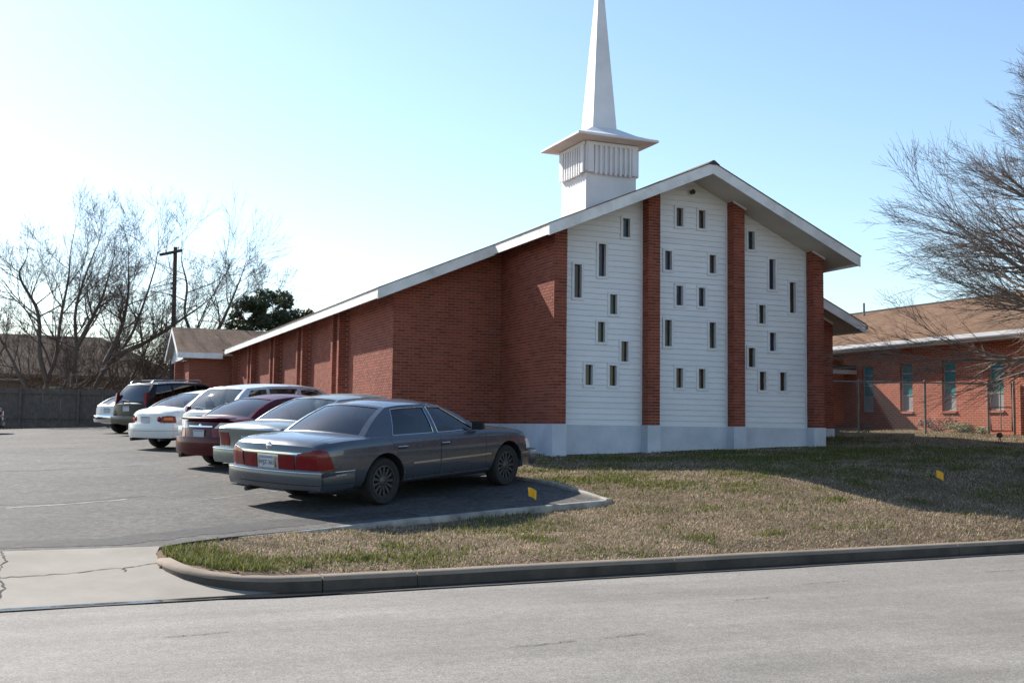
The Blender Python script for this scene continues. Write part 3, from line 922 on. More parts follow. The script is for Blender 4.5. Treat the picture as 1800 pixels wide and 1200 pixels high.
# --- steeple
SX, SY = 3.56, 4.6
hb = .745
b = MB(); b.box((SX - hb, SY - hb, 4.9), (SX + hb, SY + hb, 7.44)); CH(b, 'steeple_base', MT['steeple'])
lo_ = MB()
H2 = .84
for s in range(4):
    M = Matrix.Rotation(s * math.pi / 2, 4, 'Z')
    b = MB()
    def add_box(a, c):
        xs = (a[0], c[0]); ys = (a[1], c[1]); zs = (a[2], c[2])
        pts = [(xs[0], ys[0], zs[0]), (xs[1], ys[0], zs[0]), (xs[1], ys[1], zs[0]), (xs[0], ys[1], zs[0]), (xs[0], ys[0], zs[1]), (xs[1], ys[0], zs[1]), (xs[1], ys[1], zs[1]), (xs[0], ys[1], zs[1])]
        b.hexa([tuple((M @ Vector(p)) + Vector((SX, SY, 0))) for p in pts])
    # backing panel and upper band
    add_box((-.70, -H2 + .055, 6.64), (.70, -hb - .002, 7.445))
    add_box((-.76, -H2 + .02, 7.35), (.76, -H2 + .054, 7.44))
    # solid end panels
    add_box((-.72, -H2, 6.62), (-.56, -H2 + .054, 7.349)); add_box((.58, -H2, 6.62), (.72, -H2 + .054, 7.349))
    CH(b, 'louvre_panel', MT['steeple'])
    for k in range(8):
        x = -.50 + k * .146
        b = MB(); add_box((x - .028, -H2 - .012, 6.58), (x + .028, -H2 + .053, 7.348))
        CH(b, 'louvre_slat', MT['steeple'])
    b = MB(); add_box((-.765, -.765 - .03, 6.66), (-.721, -.72, 7.44)); CH(b, 'corner_post', MT['steeple'])
HC = 1.19
b = MB()
ring = lambda h, z: [(SX - h, SY - h, z), (SX + h, SY - h, z), (SX + h, SY + h, z), (SX - h, SY + h, z)]
vs = ring(.80, 7.46) + ring(HC - .02, 7.50) + ring(HC, 7.515) + ring(HC, 7.565) + ring(HC - .03, 7.585) + ring(.75, 7.74) + ring(.40, 7.96) + ring(.34, 7.99)
fs = [(3, 2, 1, 0)]
for k in range(7):
    for j in range(4): fs.append((k * 4 + j, k * 4 + (j + 1) % 4, k * 4 + 4 + (j + 1) % 4, k * 4 + 4 + j))
fs.append((28, 29, 30, 31))
b.add(vs, fs); CH(b, 'steeple_cap', MT['steeple'])
b = MB(); hs = .362
b.add(ring(hs, 7.95) + ring(.012, 12.9), [(0, 1, 5, 4), (1, 2, 6, 5), (2, 3, 7, 6), (3, 0, 4, 7), (4, 5, 6, 7)]); CH(b, 'spire', MT['steeple'])

# --- rear wing of the church with its own small gable
b = MB()
WX = -5.07; WY0, WY1, WYR = 25.0, 29.95, 27.5
wz = lambda y: 4.02 - .475 * abs(y - WYR)
ex = 1.0
def wslab(b, y0, y1, x0, x1, t0, t1):
    b.hexa([(x0, y0, wz(y0) - t0), (x1, y0, wz(y0) - t0), (x1, y1, wz(y1) - t0), (x0, y1, wz(y1) - t0), (x0, y0, wz(y0) - t1), (x1, y0, wz(y0) - t1), (x1, y1, wz(y1) - t1), (x0, y1, wz(y1) - t1)])
wslab(b, WY0, WYR, WX - .02, ex, .03, 0); wslab(b, WYR, WY1, WX - .02, ex, .03, 0)
CH(b, 'wing_roof', MT['shingle_x'])
b = MB(); wslab(b, WY0 + .03, WYR, WX + .03, ex, .12, .032); wslab(b, WYR, WY1 - .03, WX + .03, ex, .12, .032); CH(b, 'wing_soffit', MT['soffit'])
b = MB(); b.box((WX + .001, WY0 - .028, wz(WY0) - .245), (XE0 - .03, WY0 - .001, wz(WY0) - .012)); CH(b, 'fascia', MT['fascia'])
for y0, y1 in ((WY0, WYR - .002), (WYR + .002, WY1)):
    b = MB(); wslab(b, y0, y1, WX - .03, WX - .001, .24, .02); CH(b, 'fascia', MT['white_trim'])
b = MB(); b.prism([(25.55, 2.56), (29.9, 2.56), (29.9, wz(29.9) - .13), (27.5, wz(27.5) - .13), (25.55, wz(25.55) - .13)], 'x', WX + .25, WX + .31); CH(b, 'gable_panel', MT['siding'])
b = MB(); b.box((-4.55, 25.6, -1.0), (XL - .02, 25.85, wz(25.6) - .12)); b.box((-4.55, 25.851, -1), (-4.3, 29.5, 2.55)); b.box((-4.9, 27.6, -1.0), (-4.551, 27.85, 2.55)); CH(b, 'wing_wall', MT['brick_x'])

# ================================================================== CARS
def paint(name, c, metal=0.35, rough=0.32, dust=0.25, coat=.5, spec=.5):
    m, t, b = nt(name)
    v = coords(t)
    n = noise_tex(t, v, 2.2, 6, 0.65)
    col = mixc(t, dust * 0.5, c, n, 'OVERLAY')
    t.links.new(col, b.inputs['Base Color'])
    r = ramp(t, n, [(0.3, g3(rough * 0.8)), (0.75, g3(min(1, rough * 1.5)))])
    t.links.new(r, b.inputs['Roughness'])
    b.inputs['Metallic'].default_value = metal
    b.inputs['Coat Weight'].default_value = coat
    b.inputs['Specular IOR Level'].default_value = spec
    b.inputs['Coat Roughness'].default_value = 0.03
    return m
def car_glass(name, tint, trans):
    m, t, b = nt(name)
    out = t.nodes['Material Output']
    tr = N(t, 'ShaderNodeBsdfTransparent'); tr.inputs[0].default_value = (*tint, 1)
    gl = N(t, 'ShaderNodeBsdfGlossy'); gl.inputs['Roughness'].default_value = 0.02
    b.inputs['Base Color'].default_value = (*(q * .05 for q in tint), 1); b.inputs['Roughness'].default_value = 0.05
    m1 = N(t, 'ShaderNodeMixShader'); m1.inputs[0].default_value = 1 - trans
    t.links.new(tr.outputs[0], m1.inputs[1]); t.links.new(b.outputs[0], m1.inputs[2])
    fr = N(t, 'ShaderNodeFresnel'); fr.inputs['IOR'].default_value = 2.0
    m2 = N(t, 'ShaderNodeMixShader')
    t.links.new(fr.outputs[0], m2.inputs[0]); t.links.new(m1.outputs[0], m2.inputs[1]); t.links.new(gl.outputs[0], m2.inputs[2])
    t.links.new(m2.outputs[0], out.inputs['Surface'])
    return m
MT['glass_dark'] = car_glass('tinted_car_glass', (0.22, 0.25, 0.26), 0.85)
MT['glass_clear'] = car_glass('clear_car_glass', (0.62, 0.74, 0.70), 0.92)
MT['chrome'] = plain('chrome_trim', (0.72, 0.72, 0.72), 0.12, 1.0)
MT['satin_trim'] = plain('satin_trim', (0.55, 0.55, 0.55), 0.3, 0.9)
MT['rubber'] = weathered('tyre_rubber', (0.018, 0.018, 0.018), (0.03, 0.028, 0.026), 20, 0.85, 0.2, 80)
MT['alloy'] = plain('alloy_wheel', (0.09, 0.09, 0.093), 0.5, 0.7)
MT['interior'] = weathered('car_interior', (0.07, 0.07, 0.075), (0.04, 0.04, 0.042), 6, 0.9, 0.1, 40)
MT['interior_tan'] = weathered('car_interior_pale', (0.20, 0.19, 0.175), (0.13, 0.125, 0.115), 6, 0.9, 0.1, 40)
MT['under'] = plain('underbody', (0.012, 0.012, 0.012), 0.9)
def lamp_mat(name, c):
    m, t, b = nt(name)
    wv = N(t, 'ShaderNodeTexWave', Scale=22.0, Distortion=0.0); wv.bands_direction = 'Z'
    t.links.new(coords(t), wv.inputs['Vector'])
    col = mixc(t, 0.35, c, wv.outputs[0], 'OVERLAY')
    t.links.new(col, b.inputs['Base Color'])
    b.inputs['Roughness'].default_value = 0.15; b.inputs['Coat Weight'].default_value = 0.15; b.inputs['Specular IOR Level'].default_value = 0.3
    return m
MT['lamp_red'] = lamp_mat('red_lamp_lens', (0.17, 0.006, 0.009))
MT['lamp_amber'] = lamp_mat('amber_lamp_lens', (0.65, 0.16, 0.03))
MT['lamp_clear'] = lamp_mat('clear_lamp_lens', (0.68, 0.68, 0.68))
MT['plate'] = plain('licence_plate', (0.50, 0.50, 0.52), 0.55)
MT['plate_ink'] = plain('plate_ink', (0.03, 0.035, 0.09), 0.6)
MT['plate_blue'] = plain('plate_blue_band', (0.16, 0.22, 0.42), 0.6)

def smooth_poly(ctrl, n):
    """Catmull-Rom through control points, chord-length, n samples"""
    P = [np.array(p, float) for p in ctrl]
    d = [0]
    for a, c in zip(P[:-1], P[1:]): d.append(d[-1] + math.sqrt(max(1e-9, np.linalg.norm(c - a))))
    Q = [2 * P[0] - P[1]] + P + [2 * P[-1] - P[-2]]
    out = []
    for i in range(n):
        s = d[-1] * i / (n - 1)
        k = min(max(int(np.searchsorted(d, s)) - 1, 0), len(P) - 2)
        t = (s - d[k]) / (d[k + 1] - d[k])
        p0, p1, p2, p3 = Q[k], Q[k + 1], Q[k + 2], Q[k + 3]
        out.append(0.5 * ((2 * p1) + (-p0 + p2) * t + (2 * p0 - 5 * p1 + 4 * p2 - p3) * t * t + (-p0 + 3 * p1 - 3 * p2 + p3) * t ** 3))
    return out

def build_car(S, name, label, cat, group, loc, heading, tilt=(0, 0)):
    root = empty(name, (0, 0, 0), label, cat, group)
    W, ZT, ZS, ZB = pch(S['w']), pch(S['zt']), pch(S['zs']), pch(S['zb'])
    xr, xf = S['w'][0][0], S['w'][-1][0]
    pm = S['paint']
    SHR = pch(S['rear_prof']); SHF = pch(S['front_prof'])
    curv_r, curv_f = S.get('curv', (.14, .22))
    tuck = S.get('tuck', .05)
    # ---- body shell
    ns = 74
    xs = []
    for i in range(ns + 1):
        t = i / ns
        xs.append(lerp(xr, xf, .5 - .5 * math.cos(math.pi * t) if S.get('cosine', True) else t))
    def section(x):
        w, zt, zs, zb = W(x), ZT(x), ZS(x), ZB(x)
        hgt_ = zs - zb
        c = [(0, zb), (.62 * w, zb), (.86 * w, zb + .015), ((.965 - tuck * .4) * w, zb + .09), ((.985 - tuck * .1) * w, zb + .28 * hgt_), (w, zb + .58 * hgt_), (.992 * w, zs - .13 * hgt_), (.968 * w, zs - .02), (.90 * w, zs + .30 * (zt - zs) + .008), (.60 * w, lerp(zs, zt, .82)), (.3 * w, lerp(zs, zt, .97)), (0, zt)]
        return smooth_poly(c, 30)
    def shift(x, y, z):
        w = max(W(x), .2)
        dr = sstep(xr + .75, xr, x); df = sstep(xf - .8, xf, x)
        return x + dr * (SHR(z) + curv_r * (abs(y) / w) ** 2.6) - df * (SHF(z) + curv_f * (abs(y) / w) ** 2.4)
    b = MB(); rows = []
    for x in xs:
        half = section(x)
        full = [(-q[0], q[1]) for q in half[::-1]] + [(q[0], q[1]) for q in half[1:]]   # from top centre (right side, y<0) down to bottom and up the left
        full = full[:-1]
        rows.append([(x, y, z) for y, z in full])
    nsec = len(rows[0])
    def endrings(row, inward):
        ys = [p[1] for p in row]; zc = (max(p[2] for p in row) + min(p[2] for p in row)) / 2
        out = []
        for k, sc in enumerate((.9, .65, .4, .15)):
            out.append([(row[0][0] + inward * .006 * (k + 1) * 0, p[1] * sc, zc + (p[2] - zc) * sc) for p in row])
        return out
    allrows = endrings(rows[0], 1)[::-1] + rows + endrings(rows[-1], -1)
    for r_ in allrows:
        for p in r_: b.v.append((shift(*p), p[1], p[2]))
    k = len(allrows)
    for i in range(k - 1):
        for j in range(nsec):
            b.f.append((i * nsec + j, i * nsec + (j + 1) % nsec, (i + 1) * nsec + (j + 1) % nsec, (i + 1) * nsec + j)); b.m.append(0)
    b.f.append(tuple(range(nsec))); b.m.append(0)
    b.f.append(tuple(range((k - 1) * nsec, k * nsec))[::-1]); b.m.append(0)
    body = b.build('body', [pm, MT['under']], root, fixn=True)
    # ---- wheel arches by boolean
    wr, ra, tw = S['wheel_r'], S['arch_r'], S['tyre_w']
    wheels = [(S['axle'][0], s) for s in (-1, 1)] + [(S['axle'][1], s) for s in (-1, 1)]
    cb = MB()
    for ax, s in wheels:
        y0, y1 = W(ax) - tw - .09, W(ax) + .3
        n = 36
        ring0 = [(ax + ra * math.cos(2 * math.pi * j / n), s * y0, wr + ra * math.sin(2 * math.pi * j / n)) for j in range(n)]
        ring1 = [(p[0], s * y1, p[2]) for p in ring0]
        cb.add(ring0 + ring1, [tuple(range(n)), tuple(range(n, 2 * n))[::-1]] + [(j, n + j, n + (j + 1) % n, (j + 1) % n) for j in range(n)])
    cut = cb.build('cutter', MT['under'], None, fixn=True)
    md = body.modifiers.new('arch', 'BOOLEAN'); md.operation = 'DIFFERENCE'; md.solver = 'EXACT'; md.object = cut
    dg = bpy.context.evaluated_depsgraph_get()
    me2 = bpy.data.meshes.new_from_object(body.evaluated_get(dg))
    body.modifiers.clear(); body.data = me2
    bpy.data.objects.remove(cut)
    mi = []
    for p in me2.polygons:
        c = p.center; dark = 0
        for ax, s in wheels:
            if s * c.y > 0 and abs(c.y) < W(ax) - .004:
                d = math.hypot(c.x - ax, c.z - wr)
                if d < ra + .004 and (abs(d - ra) < .012 or abs(abs(c.y) - (W(ax) - tw - .09)) < .01): dark = 1
        if c.z < .30 and p.normal.z < -.8: dark = 1
        mi.append(dark)
    while len(me2.materials) < 2: me2.materials.append(MT['under'])
    me2.materials[0] = pm; me2.materials[1] = MT['under']
    me2.polygons.foreach_set('material_index', mi)
    me2.polygons.foreach_set('use_smooth', [True] * len(me2.polygons))
    me2.set_sharp_from_angle(angle=rad(32))
    bmx = bmesh.new(); bmx.from_mesh(me2); bvh = BVHTree.FromBMesh(bmx); bmx.free()
    # ---- conforming patches on the shell
    AX = {'rear': (lambda u, v: Vector((-6, u, v)), Vector((1, 0, 0))), 'front': (lambda u, v: Vector((6, u, v)), Vector((-1, 0, 0))),
          'right': (lambda u, v: Vector((u, -4, v)), Vector((0, 1, 0))), 'left': (lambda u, v: Vector((u, 4, v)), Vector((0, -1, 0))), 'top': (lambda u, v: Vector((u, v, 4)), Vector((0, 0, -1)))}
    def patch(nm, mat, side, quad, off=.006, thick=.03, nu=8, nv=5, parent=root):
        nu *= 2; nv *= 2
        org, d = AX[side]
        P = []; last = None
        for i in range(nu + 1):
            row = []
            for j in range(nv + 1):
                s, t = i / nu, j / nv
                q = [lerp(lerp(quad[0][k], quad[1][k], s), lerp(quad[3][k], quad[2][k], s), t) for k in (0, 1)]
                h, nr, _, dist = bvh.ray_cast(org(*q), d)
                if h is None:
                    for kk in range(1, 40):
                        q2 = [q[0] * (1 - .01 * kk), q[1]]
                        h = bvh.ray_cast(org(*q2), d)[0]
                        if h is not None: break
                    if h is None: h = last if last is not None else org(*q) + d * 4
                else: last = h
                row.append(h - d * off)
            P.append(row)
        b = MB(); b.grid(P)
        bd = [P[i][0] for i in range(nu + 1)] + [P[nu][j] for j in range(1, nv + 1)] + [P[i][nv] for i in range(nu - 1, -1, -1)] + [P[0][j] for j in range(nv - 1, 0, -1)]
        m_ = len(bd)
        b.add(bd + [p + d * thick for p in bd], [(i, (i + 1) % m_, m_ + (i + 1) % m_, m_ + i) for i in range(m_)])
        return b.build(nm, mat, parent, smooth=35, fixn=True, merge=.0005)
    def strip(nm, mat, side, pts, w=.008, off=.003, parent=root, thick=.012):
        """ribbon along a polyline on the shell"""
        org, d = AX[side]
        b = MB(); rows = []; lasth = None
        sm = []
        for a, c in zip(pts[:-1], pts[1:]):
            n = max(2, int(math.hypot(c[0] - a[0], c[1] - a[1]) / .06))
            sm += [(lerp(a[0], c[0], i / n), lerp(a[1], c[1], i / n)) for i in range(n)]
        sm.append(pts[-1])
        for i, p in enumerate(sm):
            q = sm[min(i + 1, len(sm) - 1)]; o = sm[max(i - 1, 0)]
            t = Vector((q[0] - o[0], q[1] - o[1])).normalized()
            r_ = []
            for s, of in ((-1, -thick), (-1, off), (1, off), (1, -thick)):
                u, v = p[0] - t.y * s * w / 2, p[1] + t.x * s * w / 2
                h = bvh.ray_cast(org(u, v), d)[0]
                if h is None: h = lasth
                lasth = h
                r_.append(h - d * of)
            rows.append(r_)
        b.grid(rows)
        return b.build(nm, mat, parent, fixn=True)
    # ---- cabin
    G = S['cabin']
    xa, xc = G['a'][0], G['c'][0]; xta, xtc = G['a'][1], G['c'][1]
    ybf, yrf = pch(G['yb']), pch(G['yr']); zbf, zrf = pch(G['zb']), pch(G['zr'])
    bulge = G.get('bulge', .02)
    def side_pt(xb_, xt_, v, s):
        B = Vector((xb_, ybf(xb_), zbf(xb_))); T = Vector((xt_, yrf(xt_), zrf(xt_)))
        p = B.lerp(T, v); p.y += bulge * math.sin(math.pi * min(1, v)) 
        p.y *= s
        return p
    bwb, bwt = G['bow_f']; brb, brt = G['bow_r']
    crown = G['crown']
    def end_pt(front, w_, v):
        if front:
            B = Vector((xa + bwb * (1 - w_ * w_), w_ * ybf(xa), zbf(xa) + G.get('cowl', .0) * (1 - w_ * w_))); T = Vector((xta + bwt * (1 - w_ * w_), w_ * yrf(xta), zrf(xta) + crown * (1 - w_ * w_) * .8))
        else:
            B = Vector((xc - brb * (1 - w_ * w_), w_ * ybf(xc), zbf(xc) + G.get('deck', .0) * (1 - w_ * w_))); T = Vector((xtc - brt * (1 - w_ * w_), w_ * yrf(xtc), zrf(xtc) + crown * (1 - w_ * w_) * .8))
        p = B.lerp(T, v)
        nrm = Vector((1 if front else -1, 0, .8)).normalized()
        p += nrm * G.get('end_bulge', .03) * math.sin(math.pi * v)
        return p
    v0, v1 = G['v']
    cb = MB(); glass = []
    inset = .010
    for s in (-1, 1):
        cols = G['cols']                # list of (x_bottom, x_top, kind of the column in front of it)
        for (b0, t0, kd), (b1, t1, _) in zip(cols[:-1], cols[1:]):
            n = max(2, int(abs(b1 - b0) / .12))
            def blk(va, vb, nv, b0=b0, b1=b1, t0=t0, t1=t1, n=n):
                out_ = []
                for i in range(n + 1):
                    wr_ = (1 - i / n) if b0 == cols[0][0] else 0.0
                    wf_ = (i / n) if b1 == cols[-1][0] else 0.0
                    row = []
                    for j in range(nv + 1):
                        v = lerp(va, vb, j / nv)
                        p = side_pt(lerp(b0, b1, i / n), lerp(t0, t1, i / n), v, s)
                        if wr_ > 0: p = p.lerp(end_pt(False, s, v), wr_ ** 2)
                        if wf_ > 0: p = p.lerp(end_pt(True, s, v), wf_ ** 2)
                        row.append(p)
                    out_.append(row)
                return out_
            if kd == 'p': cb.grid(blk(0, 1, 8))
            else:
                cb.grid(blk(0, v0, 1)); cb.grid(blk(v1, 1, 2))
                P = blk(v0, v1, 6)
                g_ = MB(); g_.grid([[Vector((p.x, p.y - s * inset, p.z)) for p in row] for row in P])
                edge = [P[i][0] for i in range(n + 1)] + [P[n][j] for j in range(1, 7)] + [P[i][6] for i in range(n - 1, -1, -1)] + [P[0][j] for j in range(5, -1, -1)]
                glass.append(('side_window', g_, kd, s, edge))
                m_ = len(edge); cb.add(edge + [Vector((p.x, p.y - s * .02, p.z)) for p in edge], [(i, i + 1, m_ + i + 1, m_ + i) for i in range(m_ - 1)])
    # windshield, rear window, roof
    for front in (True, False):
        nm = 'windscreen' if front else 'rear_window'
        m0, ma, mb_ = G['mf'] if front else G['mr']     # side margin, bottom v, top v
        ws = [-1, -1 + m0] + [lerp(-1 + m0, 1 - m0, i / 12) for i in range(1, 12)] + [1 - m0, 1]
        vs_ = [0, ma] + [lerp(ma, mb_, i / 8) for i in range(1, 8)] + [mb_, (mb_ + 1) / 2, 1]
        P = [[end_pt(front, w_, v) for v in vs_] for w_ in ws]
        nW, nV = len(ws), len(vs_)
        base = len(cb.v)
        for row in P:
            for p in row: cb.v.append(tuple(p))
        gl = MB(); gl.grid([[p - Vector(((1 if front else -1) * .006, 0, .006)) for p in row[1:nV - 2]] for row in P[1:nW - 1]])
        for i in range(nW - 1):
            for j in range(nV - 1):
                if 1 <= i < nW - 2 and 1 <= j < nV - 3: continue
                cb.f.append((base + i * nV + j, base + i * nV + j + 1, base + (i + 1) * nV + j + 1, base + (i + 1) * nV + j)); cb.m.append(0)
        edge = [P[i][1] for i in range(1, nW - 1)] + [P[nW - 2][j] for j in range(2, nV - 2)] + [P[i][nV - 3] for i in range(nW - 3, 0, -1)] + [P[1][j] for j in range(nV - 4, 0, -1)]
        m_ = len(edge); cb.add(edge + [p - Vector(((1 if front else -1) * .02, 0, .02)) for p in edge], [(i, i + 1, m_ + i + 1, m_ + i) for i in range(m_ - 1)])
        glass.append((nm, gl, 'w' if front else 'r', 0, edge))
    ws = [-1 + 2 * i / 16 for i in range(17)]
    P = []
    for w_ in ws:
        row = []
        for i in range(19):
            u = i / 18
            x0, x1 = xtc - brt * (1 - w_ * w_), xta + bwt * (1 - w_ * w_)
            xm = lerp(xtc, xta, u)
            hump = 1.0 * math.sin(math.pi * u) * G.get('hump', .0)
            row.append(Vector((lerp(x0, x1, u), w_ * yrf(xm), zrf(xm) + crown * (1 - w_ * w_) * lerp(.8, 1.0, math.sin(math.pi * u)) + hump * (1 - w_ ** 4))))
        P.append(row)
    cb.grid(P)
    cabin = cb.build('cabin', pm, root, smooth=38, fixn=True, merge=.004)
    for nm, g_, kd, s, edge in glass:
        gm = MT[S['glass'][kd]] if kd in S['glass'] else MT['glass_dark']
        if True:      # outward normals, the glass depends on them
            a_, b_, c_ = (Vector(g_.v[i]) for i in g_.f[len(g_.f) // 2][:3])
            want = Vector((0, s, 0)) if nm == 'side_window' else Vector((1 if nm == 'windscreen' else -1, 0, .5))
            if (b_ - a_).cross(c_ - a_).dot(want) < 0: g_.f = [f[::-1] for f in g_.f]
        go = g_.build(nm, gm, root, smooth=60)
        tr = S.get('window_trim')
        if tr and nm == 'side_window':
            t_ = MB(); t_.tube([Vector((p.x, p.y + s * .004, p.z)) for p in edge], .007, 5, cap=False); t_.build('window_trim', MT[tr], go, smooth=60)
        if nm == 'rear_window' and S.get('rear_wiper'):
            q = Vector(edge[4]); t_ = MB(); t_.tube([end_pt(False, -.05, .10) - Vector((.03, 0, 0)), end_pt(False, .25, .14) - Vector((.03, 0, 0)), end_pt(False, .55, .16) - Vector((.03, 0, 0))], .012, 5); t_.build('rear_wiper', MT['black'], go)
    # interior: dark tub, seats, dashboard
    im = MT[S.get('interior', 'interior')]
    b = MB(); zbelt = zbf((xa + xc) / 2)
    for x, wd in ((xa - .95, .5), (xc + .62, 1.0)):
        for yy in ((-.36, .36) if wd < .9 else (0,)):
            hw = .25 if wd < .9 else .62
            b.hexa([(x - .10, yy - hw, .45), (x + .08, yy - hw, .45), (x + .08, yy + hw, .45), (x - .10, yy + hw, .45), (x - .27, yy - hw * .9, zbelt + .08), (x - .16, yy - hw * .9, zbelt + .08), (x - .16, yy + hw * .9, zbelt + .08), (x - .27, yy + hw * .9, zbelt + .08)])
            for hy in ((0,) if wd < .9 else (-.38, .38)):
                b.hexa([(x - .27, yy + hy - .11, zbelt + .10), (x - .18, yy + hy - .11, zbelt + .10), (x - .18, yy + hy + .11, zbelt + .10), (x - .27, yy + hy + .11, zbelt + .10), (x - .30, yy + hy - .10, zbelt + .25), (x - .22, yy + hy - .10, zbelt + .25), (x - .22, yy + hy + .10, zbelt + .25), (x - .30, yy + hy + .10, zbelt + .25)])
    b.build('seats', im, root, smooth=40)
    b = MB(); b.prism([(xa + .1, zbelt - .02), (xa - .32, zbelt + .03), (xa - .38, zbelt - .1), (xa - .2, zbelt - .3)], 'y', -.66, .66); b.tube([Vector((xa - .47 + .03 * math.sin(t), .36 + .18 * math.cos(t), zbelt + .02 + .18 * math.sin(t))) for t in [2 * math.pi * k / 14 for k in range(15)]], .014, 5, cap=False)
    b.build('dashboard', MT['interior'], root)
    # ---- wheels
    for ax, s in wheels:
        yw = W(ax) - .035
        w_ = empty('wheel', (ax, 0, wr), parent=root)
        b = MB()
        o, i_ = s * yw, s * (yw - tw)
        rim = wr * S.get('rim', .66)
        b.lathe([(rim, o - s * .015), (rim + .02, o), (wr * .93, o + s * .002), (wr * .985, o - s * .025), (wr, o - s * .06), (wr, i_ + s * .06), (wr * .985, i_ + s * .025), (wr * .9, i_), (rim, i_ + s * .01)], 'y', n=36)
        b.build('tyre', MT['rubber'], w_, smooth=50, fixn=True)
        b = MB()
        b.lathe([(rim + .004, o - s * .012), (rim - .012, o - s * .010), (rim - .02, o - s * .06), (rim - .03, i_ + s * .05)], 'y', n=36)
        nsp = S.get('spokes', 7)
        for k in range(nsp):
            t = 2 * math.pi * k / nsp
            wsp = S.get('spoke_w', .05)
            M = Matrix.Rotation(-t, 3, 'Y')
            pts = [(.045, -wsp * .6), (rim - .012, -wsp), (rim - .012, wsp), (.045, wsp * .6)]
            vs = [M @ Vector((p[0], o - s * .028, p[1] * .6)) for p in pts] + [M @ Vector((p[0], o - s * .05, p[1] * .6)) for p in pts]
            b.add(vs, [(0, 1, 2, 3), (7, 6, 5, 4), (0, 4, 5, 1), (1, 5, 6, 2), (2, 6, 7, 3), (3, 7, 4, 0)])
        b.lathe([(.001, o - s * .012), (.05, o - s * .014), (.07, o - s * .026), (.07, o - s * .06)], 'y', n=20)
        b.build('rim', MT[S.get('rim_mat', 'alloy')], w_, smooth=40, fixn=True)
        b = MB(); b.lathe([(.001, o - s * .10), (rim - .02, o - s * .10)], 'y', n=24); b.build('brake_disc', MT['under'], w_)
    # ---- bumpers: a moulded bar following the plan of each end
    def bumper(rear, zc, hh, th, mat, out=.05, wrap=.55, nm='bumper', zlift=0.0):
        xe = xr if rear else xf
        pts = []
        w_end = W(xe + (.25 if rear else -.25)) + .004
        ny = 22
        for i in range(ny + 1):
            y = lerp(w_end, -w_end, i / ny)
            yy = abs(y) / w_end
            x = (shift(xe, y * W(xe) / w_end, zc) - out) if rear else (shift(xe, y * W(xe) / w_end, zc) + out)
            pts.append(Vector((x, y, zc)))
        side = []
        sgn = 1 if rear else -1
        for k in range(1, 7):
            t = k / 6
            xk = pts[0].x + sgn * wrap * t
            h_, *_ = bvh.ray_cast(Vector((xk, 4, zc)), Vector((0, -1, 0)))
            yk = (h_.y if h_ else w_end)
            side.append(Vector((xk, yk + .012, zc + zlift * t)))
        path = [Vector((p.x, p.y, p.z)) for p in side[::-1]] + pts + [Vector((p.x, -p.y, p.z)) for p in side]
        b = MB(); rows = []
        for i, p in enumerate(path):
            d = (path[min(i + 1, len(path) - 1)] - path[max(i - 1, 0)]); d.z = 0; d.normalize()
            q = Vector((d.y, -d.x, 0)) * (1 if rear else -1)
            if rear: q = Vector((d.y, -d.x, 0))
            # outward direction
            cen = Vector((0, 0, p.z)); 
            if (p - cen).dot(q) < 0: q = -q
            t0 = th if abs(p.y) < w_end * .99 else th * .8
            prof = [(-t0, hh * .5), (-.012, hh * .5), (0, hh * .40), (.006, hh * .1), (0, -hh * .28), (-.03, -hh * .5), (-t0, -hh * .52)]
            rows.append([p + q * o + Vector((0, 0, z)) for o, z in prof])
        b.grid(rows)
        b.f.append(tuple(range(len(rows[0])))); b.m.append(0)
        kk = len(b.v) - len(rows[0]); b.f.append(tuple(range(kk, kk + len(rows[0])))); b.m.append(0)
        return b.build(nm, mat, root, smooth=40, fixn=True), path
    for spec in S.get('bumpers', []):
        bo, path = bumper(spec['rear'], spec['z'], spec['h'], .12, spec.get('mat', pm), spec.get('out', .05), spec.get('wrap', .55), zlift=spec.get('lift', 0))
        for (dz, mat, rr) in spec.get('lines', []):
            t_ = MB()
            pp = []
            for i, p in enumerate(path):
                d = (path[min(i + 1, len(path) - 1)] - path[max(i - 1, 0)]); d.z = 0; d.normalize()
                q = Vector((d.y, -d.x, 0))
                if p.dot(q) - p.z * q.z < 0: q = -q
                pp.append(p + q * .004 + Vector((0, 0, dz)))
            t_.tube(pp, rr, 6); t_.build('bumper_strip', MT[mat], bo, smooth=60)
    S['detail'](root, patch, strip, S, locals())
    # place: heading and ground tilt
    fx = Vector((math.cos(heading), math.sin(heading), 0)); lf = Vector((-fx.y, fx.x, 0))
    lx, ly_ = loc
    hz = lambda p: hgt(lx + p.x, ly_ + p.y) + .012
    a0, a1 = fx * S['axle'][0], fx * S['axle'][1]
    slope = (hz(a1) - hz(a0)) / (S['axle'][1] - S['axle'][0])
    slope_l = (hz(lf * .75) - hz(-lf * .75)) / 1.5
    X = (fx + Vector((0, 0, slope))).normalized(); Y = (lf + Vector((0, 0, slope_l))).normalized(); Z = X.cross(Y).normalized(); Y = Z.cross(X)
    M = Matrix((X, Y, Z)).transposed().to_4x4()
    z0 = (hz(a0) + hz(a1)) / 2 - slope * (S['axle'][0] + S['axle'][1]) / 2
    M.translation = (lx, ly_, z0 - .006)
    root.matrix_world = M
    return root

